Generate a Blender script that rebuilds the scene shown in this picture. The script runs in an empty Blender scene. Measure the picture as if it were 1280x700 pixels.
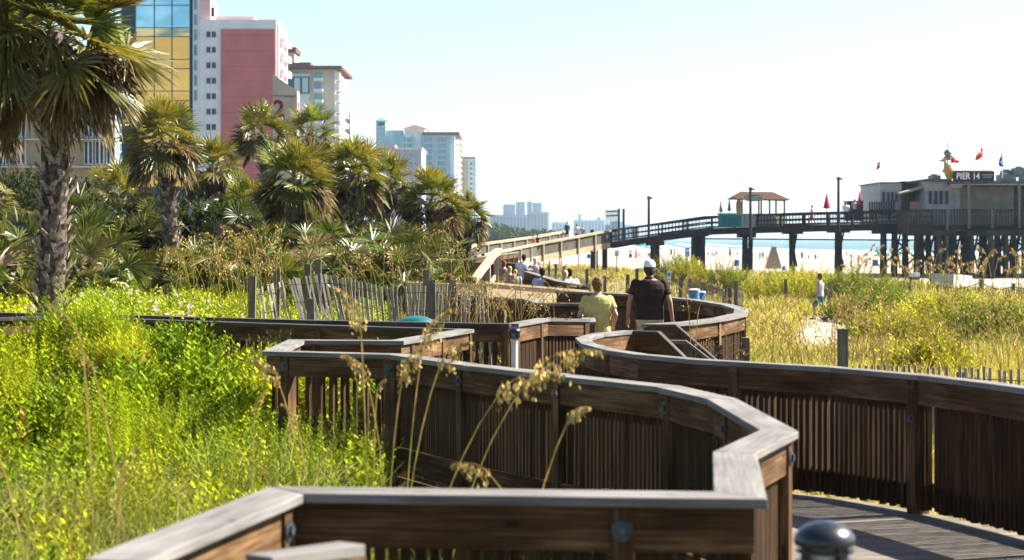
import bpy, math, random
import numpy as np
from mathutils import Vector, Matrix
random.seed(7)
rng = np.random.default_rng(7)
sc = bpy.context.scene
COL = sc.collection
F = 2400.0 / 1280.0            # focal length in picture widths
CZ = 2.13                      # eye height above the boardwalk deck

def at(px, py, Y):             # a sight line of the photograph met at distance Y
    return Vector(((px - 640) / 2400.0 * Y, Y, CZ - (py - 298) / 2400.0 * Y))
def cap(px, py, z=1.08):       # a point of a railing top, whose height is known
    Y = (CZ - z) * 2400.0 / (py - 298)
    return ((px - 640) / 2400.0 * Y, Y, z)
def sstep(x, a, b):
    t = np.clip((np.asarray(x, float) - a) / (b - a), 0, 1)
    return t * t * (3 - 2 * t)

# ------------------------------------------------------------------ helpers
class MB:
    def __init__(s):
        s.v = []; s.f = []; s.uv = []; s.m = []; s.cur = 0
    def add(s, vs, fs, uvs=None):
        b = len(s.v); s.v += [tuple(p) for p in vs]
        for i, f in enumerate(fs):
            s.f.append(tuple(b + k for k in f)); s.m.append(s.cur)
            s.uv.append(uvs[i] if uvs else [(0, 0)] * len(f))
    def beam(s, p0, p1, w, h, up=(0, 0, 1)):
        p0 = Vector(p0); p1 = Vector(p1); d = p1 - p0; L = d.length
        if L < 1e-6: return
        d /= L; up = Vector(up)
        if abs(d.dot(up)) > .99: up = Vector((0, 1, 0))
        r = d.cross(up).normalized(); u = r.cross(d)
        r = r * (w / 2); u = u * (h / 2)
        vs = [p0 - r - u, p0 + r - u, p0 + r + u, p0 - r + u, p1 - r - u, p1 + r - u, p1 + r + u, p1 - r + u]
        fs = [(0, 1, 2, 3), (7, 6, 5, 4), (0, 4, 5, 1), (1, 5, 6, 2), (2, 6, 7, 3), (3, 7, 4, 0)]
        o = random.random() * 50; q = random.random() * 9
        a, b, c = w, h, L
        us = [[(o, q), (o + .02, q + a), (o + .02, q + a), (o, q)]] * 2
        for sz, qq in ((a, 0), (b, .3), (a, .6), (b, .9)):
            us.append([(o, q + qq), (o + c, q + qq), (o + c, q + qq + sz), (o, q + qq + sz)])
        s.add(vs, fs, us)
    def box(s, c, sx, sy, sz, rz=0.0):
        c = Vector(c); d = Vector((math.cos(rz), math.sin(rz), 0)) * (sx / 2)
        s.beam(c - d, c + d, sy, sz)
    def vbox(s, x, y, z0, z1, sx, sy, rz=0.0):      # upright timber, grain running up
        d = (math.cos(rz), math.sin(rz), 0)
        s.beam((x, y, z0), (x, y, z1), sy, sx, up=d)
    def loft(s, rings, closed=True, caps=True):
        n = len(rings[0]); b = len(s.v)
        vs = [p for r in rings for p in r]; fs = []; us = []
        for i in range(len(rings) - 1):
            for j in range(n if closed else n - 1):
                k = (j + 1) % n
                fs.append((i * n + j, i * n + k, (i + 1) * n + k, (i + 1) * n + j))
                us.append([(i * .1, j * .05), (i * .1, j * .05 + .05), (i * .1 + .1, j * .05 + .05), (i * .1 + .1, j * .05)])
        if caps:
            fs.append(tuple(range(n - 1, -1, -1))); us.append([(0, 0)] * n)
            m = (len(rings) - 1) * n
            fs.append(tuple(m + j for j in range(n))); us.append([(0, 0)] * n)
        s.add(vs, fs, us)
    def tube(s, pts, rad, n=10, flat=1.0, rounded=False):
        pts = [Vector(p) for p in pts]
        if not hasattr(rad, '__len__'): rad = [rad] * len(pts)
        rad = list(rad)
        if rounded:
            d0 = (pts[0] - pts[1]).normalized(); d1 = (pts[-1] - pts[-2]).normalized()
            r0, r1 = rad[0], rad[-1]
            pts = [pts[0] + d0 * r0 * .95, pts[0] + d0 * r0 * .6] + pts + [pts[-1] + d1 * r1 * .6, pts[-1] + d1 * r1 * .95]
            rad = [r0 * .3, r0 * .8] + rad + [r1 * .8, r1 * .3]
        rings = []; ref = None
        for i, p in enumerate(pts):
            d = (pts[min(i + 1, len(pts) - 1)] - pts[max(i - 1, 0)]).normalized()
            if ref is None:
                ref = Vector((1, 0, 0)) if abs(d.x) < .8 else Vector((0, 1, 0))
            a = (ref - d * ref.dot(d)).normalized(); ref = a; b = d.cross(a)
            rings.append([p + a * (rad[i] * math.cos(t)) + b * (rad[i] * flat * math.sin(t)) for t in [2 * math.pi * k / n for k in range(n)]])
        s.loft(rings)
    def ell(s, rings, n=18):    # rings: (cx, cy, cz, rx, ry)
        s.loft([[(cx + rx * math.cos(t), cy + ry * math.sin(t), cz) for t in [2 * math.pi * k / n for k in range(n)]] for cx, cy, cz, rx, ry in rings])
    def prism(s, poly, vec):
        vec = Vector(vec); n = len(poly); a = [Vector(p) for p in poly]; b = [p + vec for p in a]
        s.add(a + b, [tuple(range(n - 1, -1, -1)), tuple(range(n, 2 * n))] + [(i, (i + 1) % n, n + (i + 1) % n, n + i) for i in range(n)])
    def strip(s, pts, o0, o1, z0, z1, gap=0.0):      # mitred board along a polyline; o: lateral offsets, z relative to the point
        P = [Vector(p) for p in pts]; n = len(P); L = []; acc = 0; lens = [0]
        for i in range(n):
            d0 = (P[i] - P[i - 1]) if i else (P[1] - P[0]); d1 = (P[i + 1] - P[i]) if i < n - 1 else d0
            d0 = Vector((d0.x, d0.y)).normalized(); d1 = Vector((d1.x, d1.y)).normalized()
            n0 = Vector((-d0.y, d0.x)); n1 = Vector((-d1.y, d1.x)); m = (n0 + n1)
            m = m / max(.35, m.dot(n0)); L.append(m)
            if i: acc += (P[i] - P[i - 1]).length; lens.append(acc)
        q = random.random() * 7
        for i in range(n - 1):
            vs = []; dz = random.uniform(-1, 1) * gap * .6; sg = (P[i + 1] - P[i]).normalized() * gap
            for k in (i, i + 1):
                g_ = sg if k == i else -sg
                for o, z in ((o0, z0), (o1, z0), (o1, z1), (o0, z1)):
                    vs.append((P[k].x + L[k].x * o + g_.x, P[k].y + L[k].y * o + g_.y, P[k].z + z + dz))
            fs = [(0, 4, 5, 1), (1, 5, 6, 2), (2, 6, 7, 3), (3, 7, 4, 0), (0, 1, 2, 3), (7, 6, 5, 4)]
            a = lens[i] + (i % 3) * 11; b = lens[i + 1] + (i % 3) * 11; w = abs(o1 - o0); h = abs(z1 - z0); us = []
            for sz, qq in ((w, 0), (h, .4), (w, .8), (h, 1.2)):
                us.append([(a, q + qq), (b, q + qq), (b, q + qq + sz), (a, q + qq + sz)])
            us += [[(a, q)] * 4] * 2
            s.add(vs, fs, us)
    def build(s, name, mats, parent=None, smooth=False, bevel=0.0):
        me = bpy.data.meshes.new(name)
        off = Vector(parent.location) if parent else Vector((0, 0, 0))
        p = parent.parent if parent else None
        while p: off += Vector(p.location); p = p.parent
        me.from_pydata([(v[0] - off.x, v[1] - off.y, v[2] - off.z) for v in s.v], [], s.f)
        if not isinstance(mats, (list, tuple)): mats = [mats]
        for m in mats: me.materials.append(m)
        if len(mats) > 1: me.polygons.foreach_set('material_index', s.m)
        uvl = me.uv_layers.new(name='UVMap'); fl = [c for f in s.uv for uv in f for c in uv]
        uvl.data.foreach_set('uv', fl)
        if smooth: me.polygons.foreach_set('use_smooth', [True] * len(me.polygons))
        me.update()
        o = bpy.data.objects.new(name, me); COL.objects.link(o)
        if parent: o.parent = parent
        if bevel:
            b = o.modifiers.new('bevel', 'BEVEL'); b.width = bevel; b.segments = 2; b.limit_method = 'ANGLE'; b.angle_limit = .7
        return o

def thing(name, label, cat, loc=(0, 0, 0), group=None, kind=None):
    o = bpy.data.objects.new(name, None); COL.objects.link(o); o.location = loc; o.empty_display_size = .2
    return tag(o, label, cat, group, kind)
def tag(o, label=None, cat=None, group=None, kind=None):
    if label: o['label'] = label
    if cat: o['category'] = cat
    if group: o['group'] = group
    if kind: o['kind'] = kind
    return o
def copy_tree(o, parent=None):
    kids = [c for c in bpy.data.objects if c.parent == o]
    c = o.copy(); COL.objects.link(c)
    if parent: c.parent = parent
    for k in kids: copy_tree(k, c)
    return c
def np_mesh(name, V, Q, mat, col=None, parent=None, smooth=False):   # big quad meshes
    me = bpy.data.meshes.new(name); V = np.asarray(V, np.float32); Q = np.asarray(Q, np.int32)
    if parent: V = V - np.array(parent.location, np.float32)
    me.vertices.add(len(V)); me.vertices.foreach_set('co', V.ravel())
    k = Q.shape[1]
    me.loops.add(Q.size); me.loops.foreach_set('vertex_index', Q.ravel())
    me.polygons.add(len(Q)); me.polygons.foreach_set('loop_start', np.arange(0, Q.size, k, dtype=np.int32))
    me.polygons.foreach_set('loop_total', np.full(len(Q), k, np.int32))
    if smooth: me.polygons.foreach_set('use_smooth', np.ones(len(Q), bool))
    me.update(calc_edges=True)
    if col is not None:
        a = me.color_attributes.new('col', 'FLOAT_COLOR', 'POINT')
        a.data.foreach_set('color', np.c_[col, np.ones(len(col))].astype(np.float32).ravel())
    me.materials.append(mat)
    o = bpy.data.objects.new(name, me); COL.objects.link(o)
    if parent: o.parent = parent
    return o

# ------------------------------------------------------------------ materials
def new_mat(name):
    m = bpy.data.materials.new(name); m.use_nodes = True
    nt = m.node_tree; b = nt.nodes['Principled BSDF']; return m, nt, b
def N(nt, t, **kw):
    n = nt.nodes.new(t)
    for k, v in kw.items(): setattr(n, k, v)
    return n
def ramp(nt, stops):
    r = N(nt, 'ShaderNodeValToRGB'); e = r.color_ramp.elements
    while len(e) < len(stops): e.new(.5)
    for i, (p, c) in enumerate(stops): e[i].position = p; e[i].color = (*c, 1)
    return r
def c4(c): return (c[0], c[1], c[2], 1)
def m_wood(name, dark, mid, light, bump=.3, rough=.8):
    m, nt, b = new_mat(name)
    uv = N(nt, 'ShaderNodeUVMap'); mp = N(nt, 'ShaderNodeMapping'); mp.inputs['Scale'].default_value = (2.2, 55, 1)
    nt.links.new(uv.outputs[0], mp.inputs[0])
    n1 = N(nt, 'ShaderNodeTexNoise'); n1.inputs['Scale'].default_value = 1; n1.inputs['Detail'].default_value = 6; n1.inputs['Roughness'].default_value = .62
    nt.links.new(mp.outputs[0], n1.inputs['Vector'])
    mp2 = N(nt, 'ShaderNodeMapping'); mp2.inputs['Scale'].default_value = (.9, 3.1, 1); nt.links.new(uv.outputs[0], mp2.inputs[0])
    n2 = N(nt, 'ShaderNodeTexNoise'); n2.inputs['Scale'].default_value = 1.6; n2.inputs['Detail'].default_value = 3
    nt.links.new(mp2.outputs[0], n2.inputs['Vector'])
    mx = N(nt, 'ShaderNodeMath', operation='ADD'); s1 = N(nt, 'ShaderNodeMath', operation='MULTIPLY'); s1.inputs[1].default_value = .55
    s2 = N(nt, 'ShaderNodeMath', operation='MULTIPLY'); s2.inputs[1].default_value = .5
    nt.links.new(n1.outputs[0], s1.inputs[0]); nt.links.new(n2.outputs[0], s2.inputs[0])
    nt.links.new(s1.outputs[0], mx.inputs[0]); nt.links.new(s2.outputs[0], mx.inputs[1])
    r = ramp(nt, [(.33, dark), (.52, mid), (.72, light)]); nt.links.new(mx.outputs[0], r.inputs[0])
    vo = N(nt, 'ShaderNodeTexVoronoi'); vo.inputs['Scale'].default_value = 1.0
    mp3 = N(nt, 'ShaderNodeMapping'); mp3.inputs['Scale'].default_value = (2.2, 6, 1); nt.links.new(uv.outputs[0], mp3.inputs[0]); nt.links.new(mp3.outputs[0], vo.inputs['Vector'])
    kr = ramp(nt, [(.05, (.25, .2, .16)), (.1, (1, 1, 1))]); nt.links.new(vo.outputs['Distance'], kr.inputs[0])
    mu = N(nt, 'ShaderNodeMix', data_type='RGBA', blend_type='MULTIPLY'); mu.inputs[0].default_value = .8
    nt.links.new(r.outputs[0], mu.inputs[6]); nt.links.new(kr.outputs[0], mu.inputs[7])
    nt.links.new(mu.outputs[2], b.inputs['Base Color'])
    b.inputs['Roughness'].default_value = rough; b.inputs['Specular IOR Level'].default_value = .12
    bp = N(nt, 'ShaderNodeBump'); bp.inputs['Strength'].default_value = bump; bp.inputs['Distance'].default_value = .004
    nt.links.new(n1.outputs[0], bp.inputs['Height']); nt.links.new(bp.outputs[0], b.inputs['Normal'])
    return m
def m_noise(name, c0, c1, scale=3, rough=.8, bump=0, metal=0, detail=4, lo=.35, hi=.65, coat=0, stretch=(1, 1, 1)):
    m, nt, b = new_mat(name)
    g = N(nt, 'ShaderNodeNewGeometry'); mp = N(nt, 'ShaderNodeMapping'); mp.inputs['Scale'].default_value = stretch
    tc = N(nt, 'ShaderNodeTexCoord'); nt.links.new(tc.outputs['Object'], mp.inputs[0])
    n = N(nt, 'ShaderNodeTexNoise'); n.inputs['Scale'].default_value = scale; n.inputs['Detail'].default_value = detail
    nt.links.new(mp.outputs[0], n.inputs['Vector'])
    r = ramp(nt, [(lo, c0), (hi, c1)]); nt.links.new(n.outputs[0], r.inputs[0]); nt.links.new(r.outputs[0], b.inputs['Base Color'])
    b.inputs['Roughness'].default_value = rough; b.inputs['Metallic'].default_value = metal; b.inputs['Specular IOR Level'].default_value = .15 if rough > .6 else .5
    if coat: b.inputs['Coat Weight'].default_value = coat
    if bump:
        bp = N(nt, 'ShaderNodeBump'); bp.inputs['Strength'].default_value = bump; bp.inputs['Distance'].default_value = .02
        nt.links.new(n.outputs[0], bp.inputs['Height']); nt.links.new(bp.outputs[0], b.inputs['Normal'])
    return m
def m_plain(name, c, rough=.7, metal=0):
    return m_noise(name, tuple(x * .9 for x in c), tuple(min(1, x * 1.08) for x in c), 6, rough, 0, metal)
def m_leaf(name, trans=.35, rough=.45, tint=(1, 1, 1), spec=.4):
    m, nt, b = new_mat(name)
    a = N(nt, 'ShaderNodeAttribute', attribute_name='col')
    tc = N(nt, 'ShaderNodeTexCoord'); n = N(nt, 'ShaderNodeTexNoise'); n.inputs['Scale'].default_value = 9
    nt.links.new(tc.outputs['Object'], n.inputs['Vector'])
    r = ramp(nt, [(.3, tuple(.6 * t for t in tint)), (.7, tuple(1.3 * t for t in tint))]); nt.links.new(n.outputs[0], r.inputs[0])
    mu = N(nt, 'ShaderNodeMix', data_type='RGBA', blend_type='MULTIPLY'); mu.inputs[0].default_value = 1
    nt.links.new(a.outputs[0], mu.inputs[6]); nt.links.new(r.outputs[0], mu.inputs[7])
    nt.links.new(mu.outputs[2], b.inputs['Base Color']); b.inputs['Roughness'].default_value = rough
    b.inputs['Specular IOR Level'].default_value = spec
    t = N(nt, 'ShaderNodeBsdfTranslucent'); nt.links.new(mu.outputs[2], t.inputs[0])
    mix = N(nt, 'ShaderNodeMixShader'); mix.inputs[0].default_value = trans
    out = nt.nodes['Material Output']; nt.links.new(b.outputs[0], mix.inputs[1]); nt.links.new(t.outputs[0], mix.inputs[2])
    nt.links.new(mix.outputs[0], out.inputs[0])
    return m
M = {}
M['rail'] = m_wood('rail_timber', (.011, .0055, .002), (.074, .038, .0155), (.24, .142, .07))
M['capw'] = m_wood('weathered_cap_timber', (.07, .065, .06), (.145, .138, .13), (.24, .228, .21), bump=.25)
M['slat'] = m_wood('slat_timber', (.008, .004, .0015), (.036, .019, .0075), (.09, .052, .022))
M['deck'] = m_wood('deck_timber', (.07, .06, .05), (.145, .125, .105), (.23, .2, .17))
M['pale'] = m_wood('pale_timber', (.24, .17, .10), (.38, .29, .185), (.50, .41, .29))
M['pierw'] = m_wood('pier_timber', (.010, .009, .007), (.026, .023, .017), (.06, .052, .038))
M['lath'] = m_wood('grey_lath', (.05, .042, .035), (.12, .105, .088), (.22, .195, .165))
M['bolt'] = m_noise('galvanised_bolt', (.02, .028, .035), (.06, .08, .095), 30, .5, metal=.3)
M['leaf'] = m_leaf('shrub_leaf', .2, .7, spec=.08)
M['lathpale'] = m_wood('sunlit_lath', (.12, .105, .09), (.30, .27, .235), (.46, .42, .38))  # lighter copy of the grey lath, sunlight put into its colour
M['frond'] = m_leaf('palm_frond', .28, .38, spec=.5)
M['dry'] = m_leaf('dry_frond', .2, .8, spec=.1)
M['grass'] = m_leaf('dune_grass_blade', .4, .7, spec=.08)
M['bark'] = m_noise('palm_bark', (.035, .026, .02), (.14, .11, .085), 14, .95, .8, detail=8)
M['boot'] = m_noise('palm_boot', (.11, .085, .065), (.40, .33, .27), 18, .95, .5)
M['black'] = m_noise('black_plastic', (.006, .007, .01), (.012, .014, .018), 8, .3, coat=.15)
M['blackmetal'] = m_noise('black_iron', (.012, .012, .014), (.03, .03, .034), 10, .5)
M['teal'] = m_noise('teal_plastic', (.0, .06, .065), (.005, .10, .105), 5, .3, coat=.3)
M['lampbody'] = m_noise('frosted_lamp_tube', (.55, .52, .5), (.72, .7, .67), 9, .3)

# ------------------------------------------------------------------ camera, world, sun
cam = bpy.data.cameras.new('camera'); co = bpy.data.objects.new('camera', cam); COL.objects.link(co); sc.camera = co
co.location = (0, 0, CZ); co.rotation_euler = (math.radians(90), 0, 0)
cam.sensor_width = 36; cam.lens = 36 * F; cam.shift_y = -52 / 1280.0
cam.clip_start = .3; cam.clip_end = 20000
cam.dof.use_dof = True; cam.dof.focus_distance = 29; cam.dof.aperture_fstop = 3.2
AZ, EL = math.radians(71), math.radians(42)
SD = Vector((math.sin(AZ) * math.cos(EL), math.cos(AZ) * math.cos(EL), math.sin(EL)))
w = bpy.data.worlds.new('World'); sc.world = w; w.use_nodes = True
sky = w.node_tree.nodes.new('ShaderNodeTexSky'); sky.sky_type = 'NISHITA'; sky.sun_disc = False
sky.sun_elevation = EL; sky.sun_rotation = AZ; sky.altitude = 0; sky.air_density = .8; sky.dust_density = .9; sky.ozone_density = .4
bg = w.node_tree.nodes['Background']; bg.inputs[1].default_value = .057
w.node_tree.links.new(sky.outputs[0], bg.inputs[0])
sl = bpy.data.lights.new('sun', 'SUN'); sl.energy = 5.0; sl.angle = math.radians(.53); sl.color = (1, .93, .82)
so = bpy.data.objects.new('sun', sl); COL.objects.link(so); so.rotation_euler = SD.to_track_quat('Z', 'Y').to_euler()
sc.view_settings.view_transform = 'Standard'; sc.view_settings.look = 'None'; sc.view_settings.exposure = 2.0; sc.view_settings.gamma = 1
sc.render.engine = 'CYCLES'; sc.cycles.use_denoising = True; sc.cycles.max_bounces = 6; sc.cycles.transparent_max_bounces = 8
sc.cycles.volume_bounces = 0; sc.cycles.sample_clamp_indirect = 6; sc.cycles.use_adaptive_sampling = True; sc.cycles.adaptive_threshold = .02

# ------------------------------------------------------------------ ground, beach and sea
def shore_x(y):
    y = np.asarray(y, float)
    return np.where(y < 740, 43 + (740 - y) * .2345, 43 + (y - 740) * .06)
def ground_z(x, y, rough=True):
    x = np.asarray(x, float); y = np.asarray(y, float)
    right = -.55 - .4 * sstep(y, 28, 50) - .1 * sstep(y, 80, 120)
    left = -.5 + .6 * sstep(y, 24, 29) + .55 * sstep(-x, 3.0, 7.5) * sstep(y, 25, 30) + .3 * sstep(y, 34, 55)
    k = sstep(-x + (y - 30) * .02 * 0, .3, 2.6)
    z = right * (1 - k) + left * k
    z = z - (z + 1.0) * sstep(y, 85, 130)
    if rough:
        a = sstep(y, 30, 42) * (1 - sstep(y, 110, 140))
        z = z + a * (.10 * np.sin(x * .9 + y * .13) * np.sin(y * .31 + 1) + .07 * np.sin(x * 2.1 - y * .5))
    t = shore_x(y) - x
    zb = -2.35 + 1.35 * sstep(t, -15, 110)
    z = np.where(y > 120, np.minimum(z, zb), z)
    return z
gy = np.concatenate([np.linspace(-12, 60, 145), np.linspace(60, 200, 110)[1:], np.linspace(200, 900, 70)[1:], np.linspace(900, 8200, 30)[1:]])
gx = np.concatenate([-np.linspace(60, 4000, 26)[::-1] ** 1.0, np.linspace(-60, -12, 40)[1:], np.linspace(-12, 14, 90)[1:], np.linspace(14, 70, 60)[1:], np.linspace(70, 260, 50)[1:], np.linspace(260, 4000, 20)[1:]])
GX, GY = np.meshgrid(gx, gy); GZ = ground_z(GX, GY)
GZ = GZ + (shore_x(GY) - GX < -10) * -3.0
nx, ny = len(gx), len(gy); idx = np.arange(nx * ny).reshape(ny, nx)
Q = np.stack([idx[:-1, :-1].ravel(), idx[:-1, 1:].ravel(), idx[1:, 1:].ravel(), idx[1:, :-1].ravel()], 1)
m, nt, b = new_mat('sand_and_turf')
a = N(nt, 'ShaderNodeAttribute', attribute_name='col')
g = N(nt, 'ShaderNodeNewGeometry'); n1 = N(nt, 'ShaderNodeTexNoise'); n1.inputs['Scale'].default_value = .9; n1.inputs['Detail'].default_value = 8
nt.links.new(g.outputs['Position'], n1.inputs['Vector'])
sand = ramp(nt, [(.3, (.24, .2, .145)), (.7, (.36, .31, .235))]); veg = ramp(nt, [(.38, (.045, .045, .014)), (.65, (.13, .11, .045))])
nt.links.new(n1.outputs[0], sand.inputs[0]); nt.links.new(n1.outputs[0], veg.inputs[0])
n2 = N(nt, 'ShaderNodeTexNoise'); n2.inputs['Scale'].default_value = 2.3; n2.inputs['Detail'].default_value = 5; nt.links.new(g.outputs['Position'], n2.inputs['Vector'])
ad = N(nt, 'ShaderNodeMath', operation='ADD'); sp = N(nt, 'ShaderNodeSeparateColor'); nt.links.new(a.outputs[0], sp.inputs[0]); nt.links.new(sp.outputs[0], ad.inputs[0]); nt.links.new(n2.outputs[0], ad.inputs[1])
r = ramp(nt, [(.9, (0, 0, 0)), (1.0, (1, 1, 1))]); nt.links.new(ad.outputs[0], r.inputs[0])
mx = N(nt, 'ShaderNodeMix', data_type='RGBA'); nt.links.new(r.outputs[0], mx.inputs[0]); nt.links.new(sand.outputs[0], mx.inputs[6]); nt.links.new(veg.outputs[0], mx.inputs[7])
nt.links.new(mx.outputs[2], b.inputs['Base Color']); b.inputs['Roughness'].default_value = .95
bp = N(nt, 'ShaderNodeBump'); bp.inputs['Distance'].default_value = .06; bp.inputs['Strength'].default_value = .7; nt.links.new(n2.outputs[0], bp.inputs['Height']); nt.links.new(bp.outputs[0], b.inputs['Normal'])
M['ground'] = m
def path_mask(x, y):          # bare sand track where the walker goes
    cx = .163 * y + .25 * np.sin(y * .5)
    return np.exp(-((x - cx) / 1.5) ** 2) * sstep(y, 50, 54) * (1 - sstep(y, 76, 80))
def veg_edge(x):              # where the dune plants end and the bare beach begins
    x = np.asarray(x, float); return np.interp(x, [-20, 0, 5.1, 11.8, 20, 25, 28, 40], [215, 215, 205, 180, 168, 150, 108, 98]) + 2.5 * np.sin(x * .9)
vg = (1 - sstep(GY - veg_edge(GX), -3, 3)) * (1 - path_mask(GX, GY))
vg = np.maximum(vg, (GX < -6) & (GY < 2500) & (shore_x(GY) - GX > 40 + GY * .03))
np_mesh('dune_ground', np.stack([GX.ravel(), GY.ravel(), GZ.ravel()], 1), Q, M['ground'], np.stack([vg.ravel()] * 3, 1), smooth=True)['kind'] = 'structure'

m, nt, b = new_mat('sea_water')
g = N(nt, 'ShaderNodeNewGeometry'); mp = N(nt, 'ShaderNodeMapping'); mp.inputs['Scale'].default_value = (.12, .35, 1); nt.links.new(g.outputs['Position'], mp.inputs[0])
n1 = N(nt, 'ShaderNodeTexNoise'); n1.inputs['Scale'].default_value = 1.0; n1.inputs['Detail'].default_value = 6; nt.links.new(mp.outputs[0], n1.inputs['Vector'])
r = ramp(nt, [(.3, (.05, .105, .12)), (.7, (.09, .16, .17))]); nt.links.new(n1.outputs[0], r.inputs[0]); nt.links.new(r.outputs[0], b.inputs['Base Color'])
b.inputs['Roughness'].default_value = .35; b.inputs['IOR'].default_value = 1.33
bp = N(nt, 'ShaderNodeBump'); bp.inputs['Distance'].default_value = .5; bp.inputs['Strength'].default_value = .8; nt.links.new(n1.outputs[0], bp.inputs['Height']); nt.links.new(bp.outputs[0], b.inputs['Normal'])
M['sea'] = m
M['foam'] = m_noise('sea_foam', (.7, .74, .76), (.92, .94, .95), .6, .8, .4)
ys = np.concatenate([np.linspace(-100, 900, 60), np.linspace(950, 8200, 20)])
V = []; Q = []
for i, y in enumerate(ys):
    V += [(float(shore_x(y)) - 3 + 2 * math.sin(y * .05), y, -2.28), (4000, y, -2.28)]
    if i: Q.append((2 * i - 2, 2 * i - 1, 2 * i + 1, 2 * i))
np_mesh('sea', V, Q, M['sea'])['kind'] = 'structure'
fm = MB()
for off, wd in ((4, 9), (22, 5), (40, 3.5), (60, 2.2)):
    prev = None
    for y in np.arange(120, 1500, 6.0):
        wv = wd * (.45 + .55 * abs(math.sin(y * .013 + off) * math.sin(y * .05 + off * 2)))
        x0 = float(shore_x(y)) + off + 3 * math.sin(y * .03 + off); h = .12 + .2 * (off > 10)
        ring = [(x0 - wv / 2, y, -2.27), (x0, y, -2.27 + h), (x0 + wv / 2, y, -2.27)]
        if prev: fm.add(prev + ring, [(0, 1, 4, 3), (1, 2, 5, 4)])
        prev = ring
fm.build('breaking_waves', M['foam'], smooth=True)['kind'] = 'structure'
# ------------------------------------------------------------------ boardwalk railings
def along(pts, s):
    P = [Vector(p) for p in pts]; acc = 0
    for i in range(len(P) - 1):
        L = (P[i + 1] - P[i]).length
        if s <= acc + L + 1e-6 or i == len(P) - 2:
            t = (s - acc) / max(L, 1e-6); p = P[i].lerp(P[i + 1], min(1, t)); d = (P[i + 1] - P[i]); d = Vector((d.x, d.y, 0)).normalized()
            return p, d, math.atan2(d.y, d.x)
        acc += L
def length(pts): return sum((Vector(pts[i + 1]) - Vector(pts[i])).length for i in range(len(pts) - 1))
def railing(name, pts, label, outer=1, post_gap=1.95, capw=.19, boltside=0, big=None, pitch=.057, skip=.04, wood='rail', wcap='capw', foot=.9, slats=True, bev=0.0, smallbolts=True, group='timber railings of the boardwalk', fh=.185, drop=1.08):
    base = pts[0]; t = thing(name, label, 'railing', (base[0], base[1], base[2] - drop), group)
    m = MB(); m.strip(pts, -capw / 2, capw / 2, -.042, 0, .0025 if slats and wood == 'rail' else 0); m.build('cap_board', M[wcap], t, bevel=bev)
    m = MB(); m.strip(pts, .021, .059, -.045 - fh, -.046); m.strip(pts, -.059, -.021, -.045 - fh, -.046); m.build('top_board', M[wood], t, bevel=bev * .6)
    o = outer
    m = MB(); m.strip(pts, *sorted((o * .021, o * .059)), -drop + .06, -drop + .25); m.build('bottom_board', M[wood], t)
    m = MB(); m.strip(pts, *sorted((o * .021, o * .062)), -drop - .24, -drop - .02); m.build('rim_board', M[wood], t)
    L = length(pts); n = max(1, round(L / post_gap)); ss = [L * i / n for i in range(n + 1)]
    for i, s in enumerate(ss):
        s = min(max(s, .06), L - .06); p, d, a = along(pts, s)
        m = MB(); m.vbox(p.x, p.y, p.z - drop - foot, p.z - .043, .092, .15, a); m.build('post', M[wood], t, bevel=bev * .6)
        if boltside:
            nrm = Vector((-d.y, d.x, 0)) * boltside
            spots = [(0, -.14, .045)] if big == 'one' else [(-.022, -.10, .016), (.022, -.10, .016), (0, -.34, .042), (-.02, -drop + .16, .014)]
            for dx, dz, r in spots:
                c = p + d * dx + nrm * .075 + Vector((0, 0, dz)); m = MB()
                m.tube([c - nrm * .01, c + nrm * .006], r, 14); m.tube([c + nrm * .006, c + nrm * .02], r * .5, 6)
                m.build('bolt', M['bolt'], t, smooth=False)
    if slats:
        for i in range(n):
            m = MB(); s = ss[i] + .075
            while s < ss[i + 1] - .05:
                if random.random() > skip:
                    p, d, a = along(pts, s + random.uniform(-.004, .004))
                    w_ = random.uniform(.034, .043)
                    m.vbox(p.x, p.y, p.z - drop + .035 + random.uniform(-.012, .012), p.z - .05, w_, .038, a)
                s += pitch
            if m.v: m.build('slat_panel', M['slat'] if wood == 'rail' else M[wood], t)
    return t
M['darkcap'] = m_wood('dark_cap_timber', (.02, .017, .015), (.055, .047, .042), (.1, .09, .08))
# the overlook in front of the camera
A_ = [cap(140, 700.), cap(358, 612), cap(925, 619), cap(918, 565), cap(974, 538)]
railing('railing', A_, 'near grey capped railing of the overlook, crossing the bottom of the view', outer=1, boltside=-1, big='one', capw=.215, bev=.006, skip=.0, post_gap=1.62)
B_ = [cap(974, 538), cap(902, 498), cap(832, 482), cap(700, 468), cap(600, 457), (-1.04, 17.45, 1.08)]
railing('railing', B_, 'long dark slatted railing behind the sea oats, between overlook corner and alcove', pitch=.051, outer=1, boltside=1, big='one', bev=.004, skip=.01, post_gap=1.5, capw=.2)
C_ = [(-1.04, 17.45, 1.08), (-2.23, 17.95, 1.08), (-2.23, 19.85, 1.08), (-1.18, 19.75, 1.08), cap(583, 411.3)]
railing('railing', C_, 'boxy railing of the small alcove jutting into the green shrubs', outer=-1, boltside=1, big='one', bev=.003, skip=.1, post_gap=1.15, pitch=.12)
D_ = [cap(583, 411.3), cap(400, 406), cap(165, 398.3), cap(60, 395), (-7.35, 24.9, 1.08)]
railing('railing', D_, 'railing on the near side of the left walkway, sunk among the bright shrubs', wcap='darkcap', outer=1, skip=.08, pitch=.12)
E_ = [(-8.6, 27.6, 1.08), cap(0, 390.6), cap(170, 394), cap(400, 400.3), cap(640, 404.5), (.42, 25.3, 1.08), (1.0, 26.0, 1.04)]
railing('railing', E_[:5], 'railing on the far side of the left walkway, beyond the teal bin', wcap='darkcap', outer=1, skip=.04, pitch=.115, post_gap=2.3)
railing('railing', E_[4:], 'short sunlit railing with pale slats beside the woman in yellow', outer=1, skip=.0, post_gap=1.3, boltside=0, capw=.17, pitch=.072)
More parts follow.
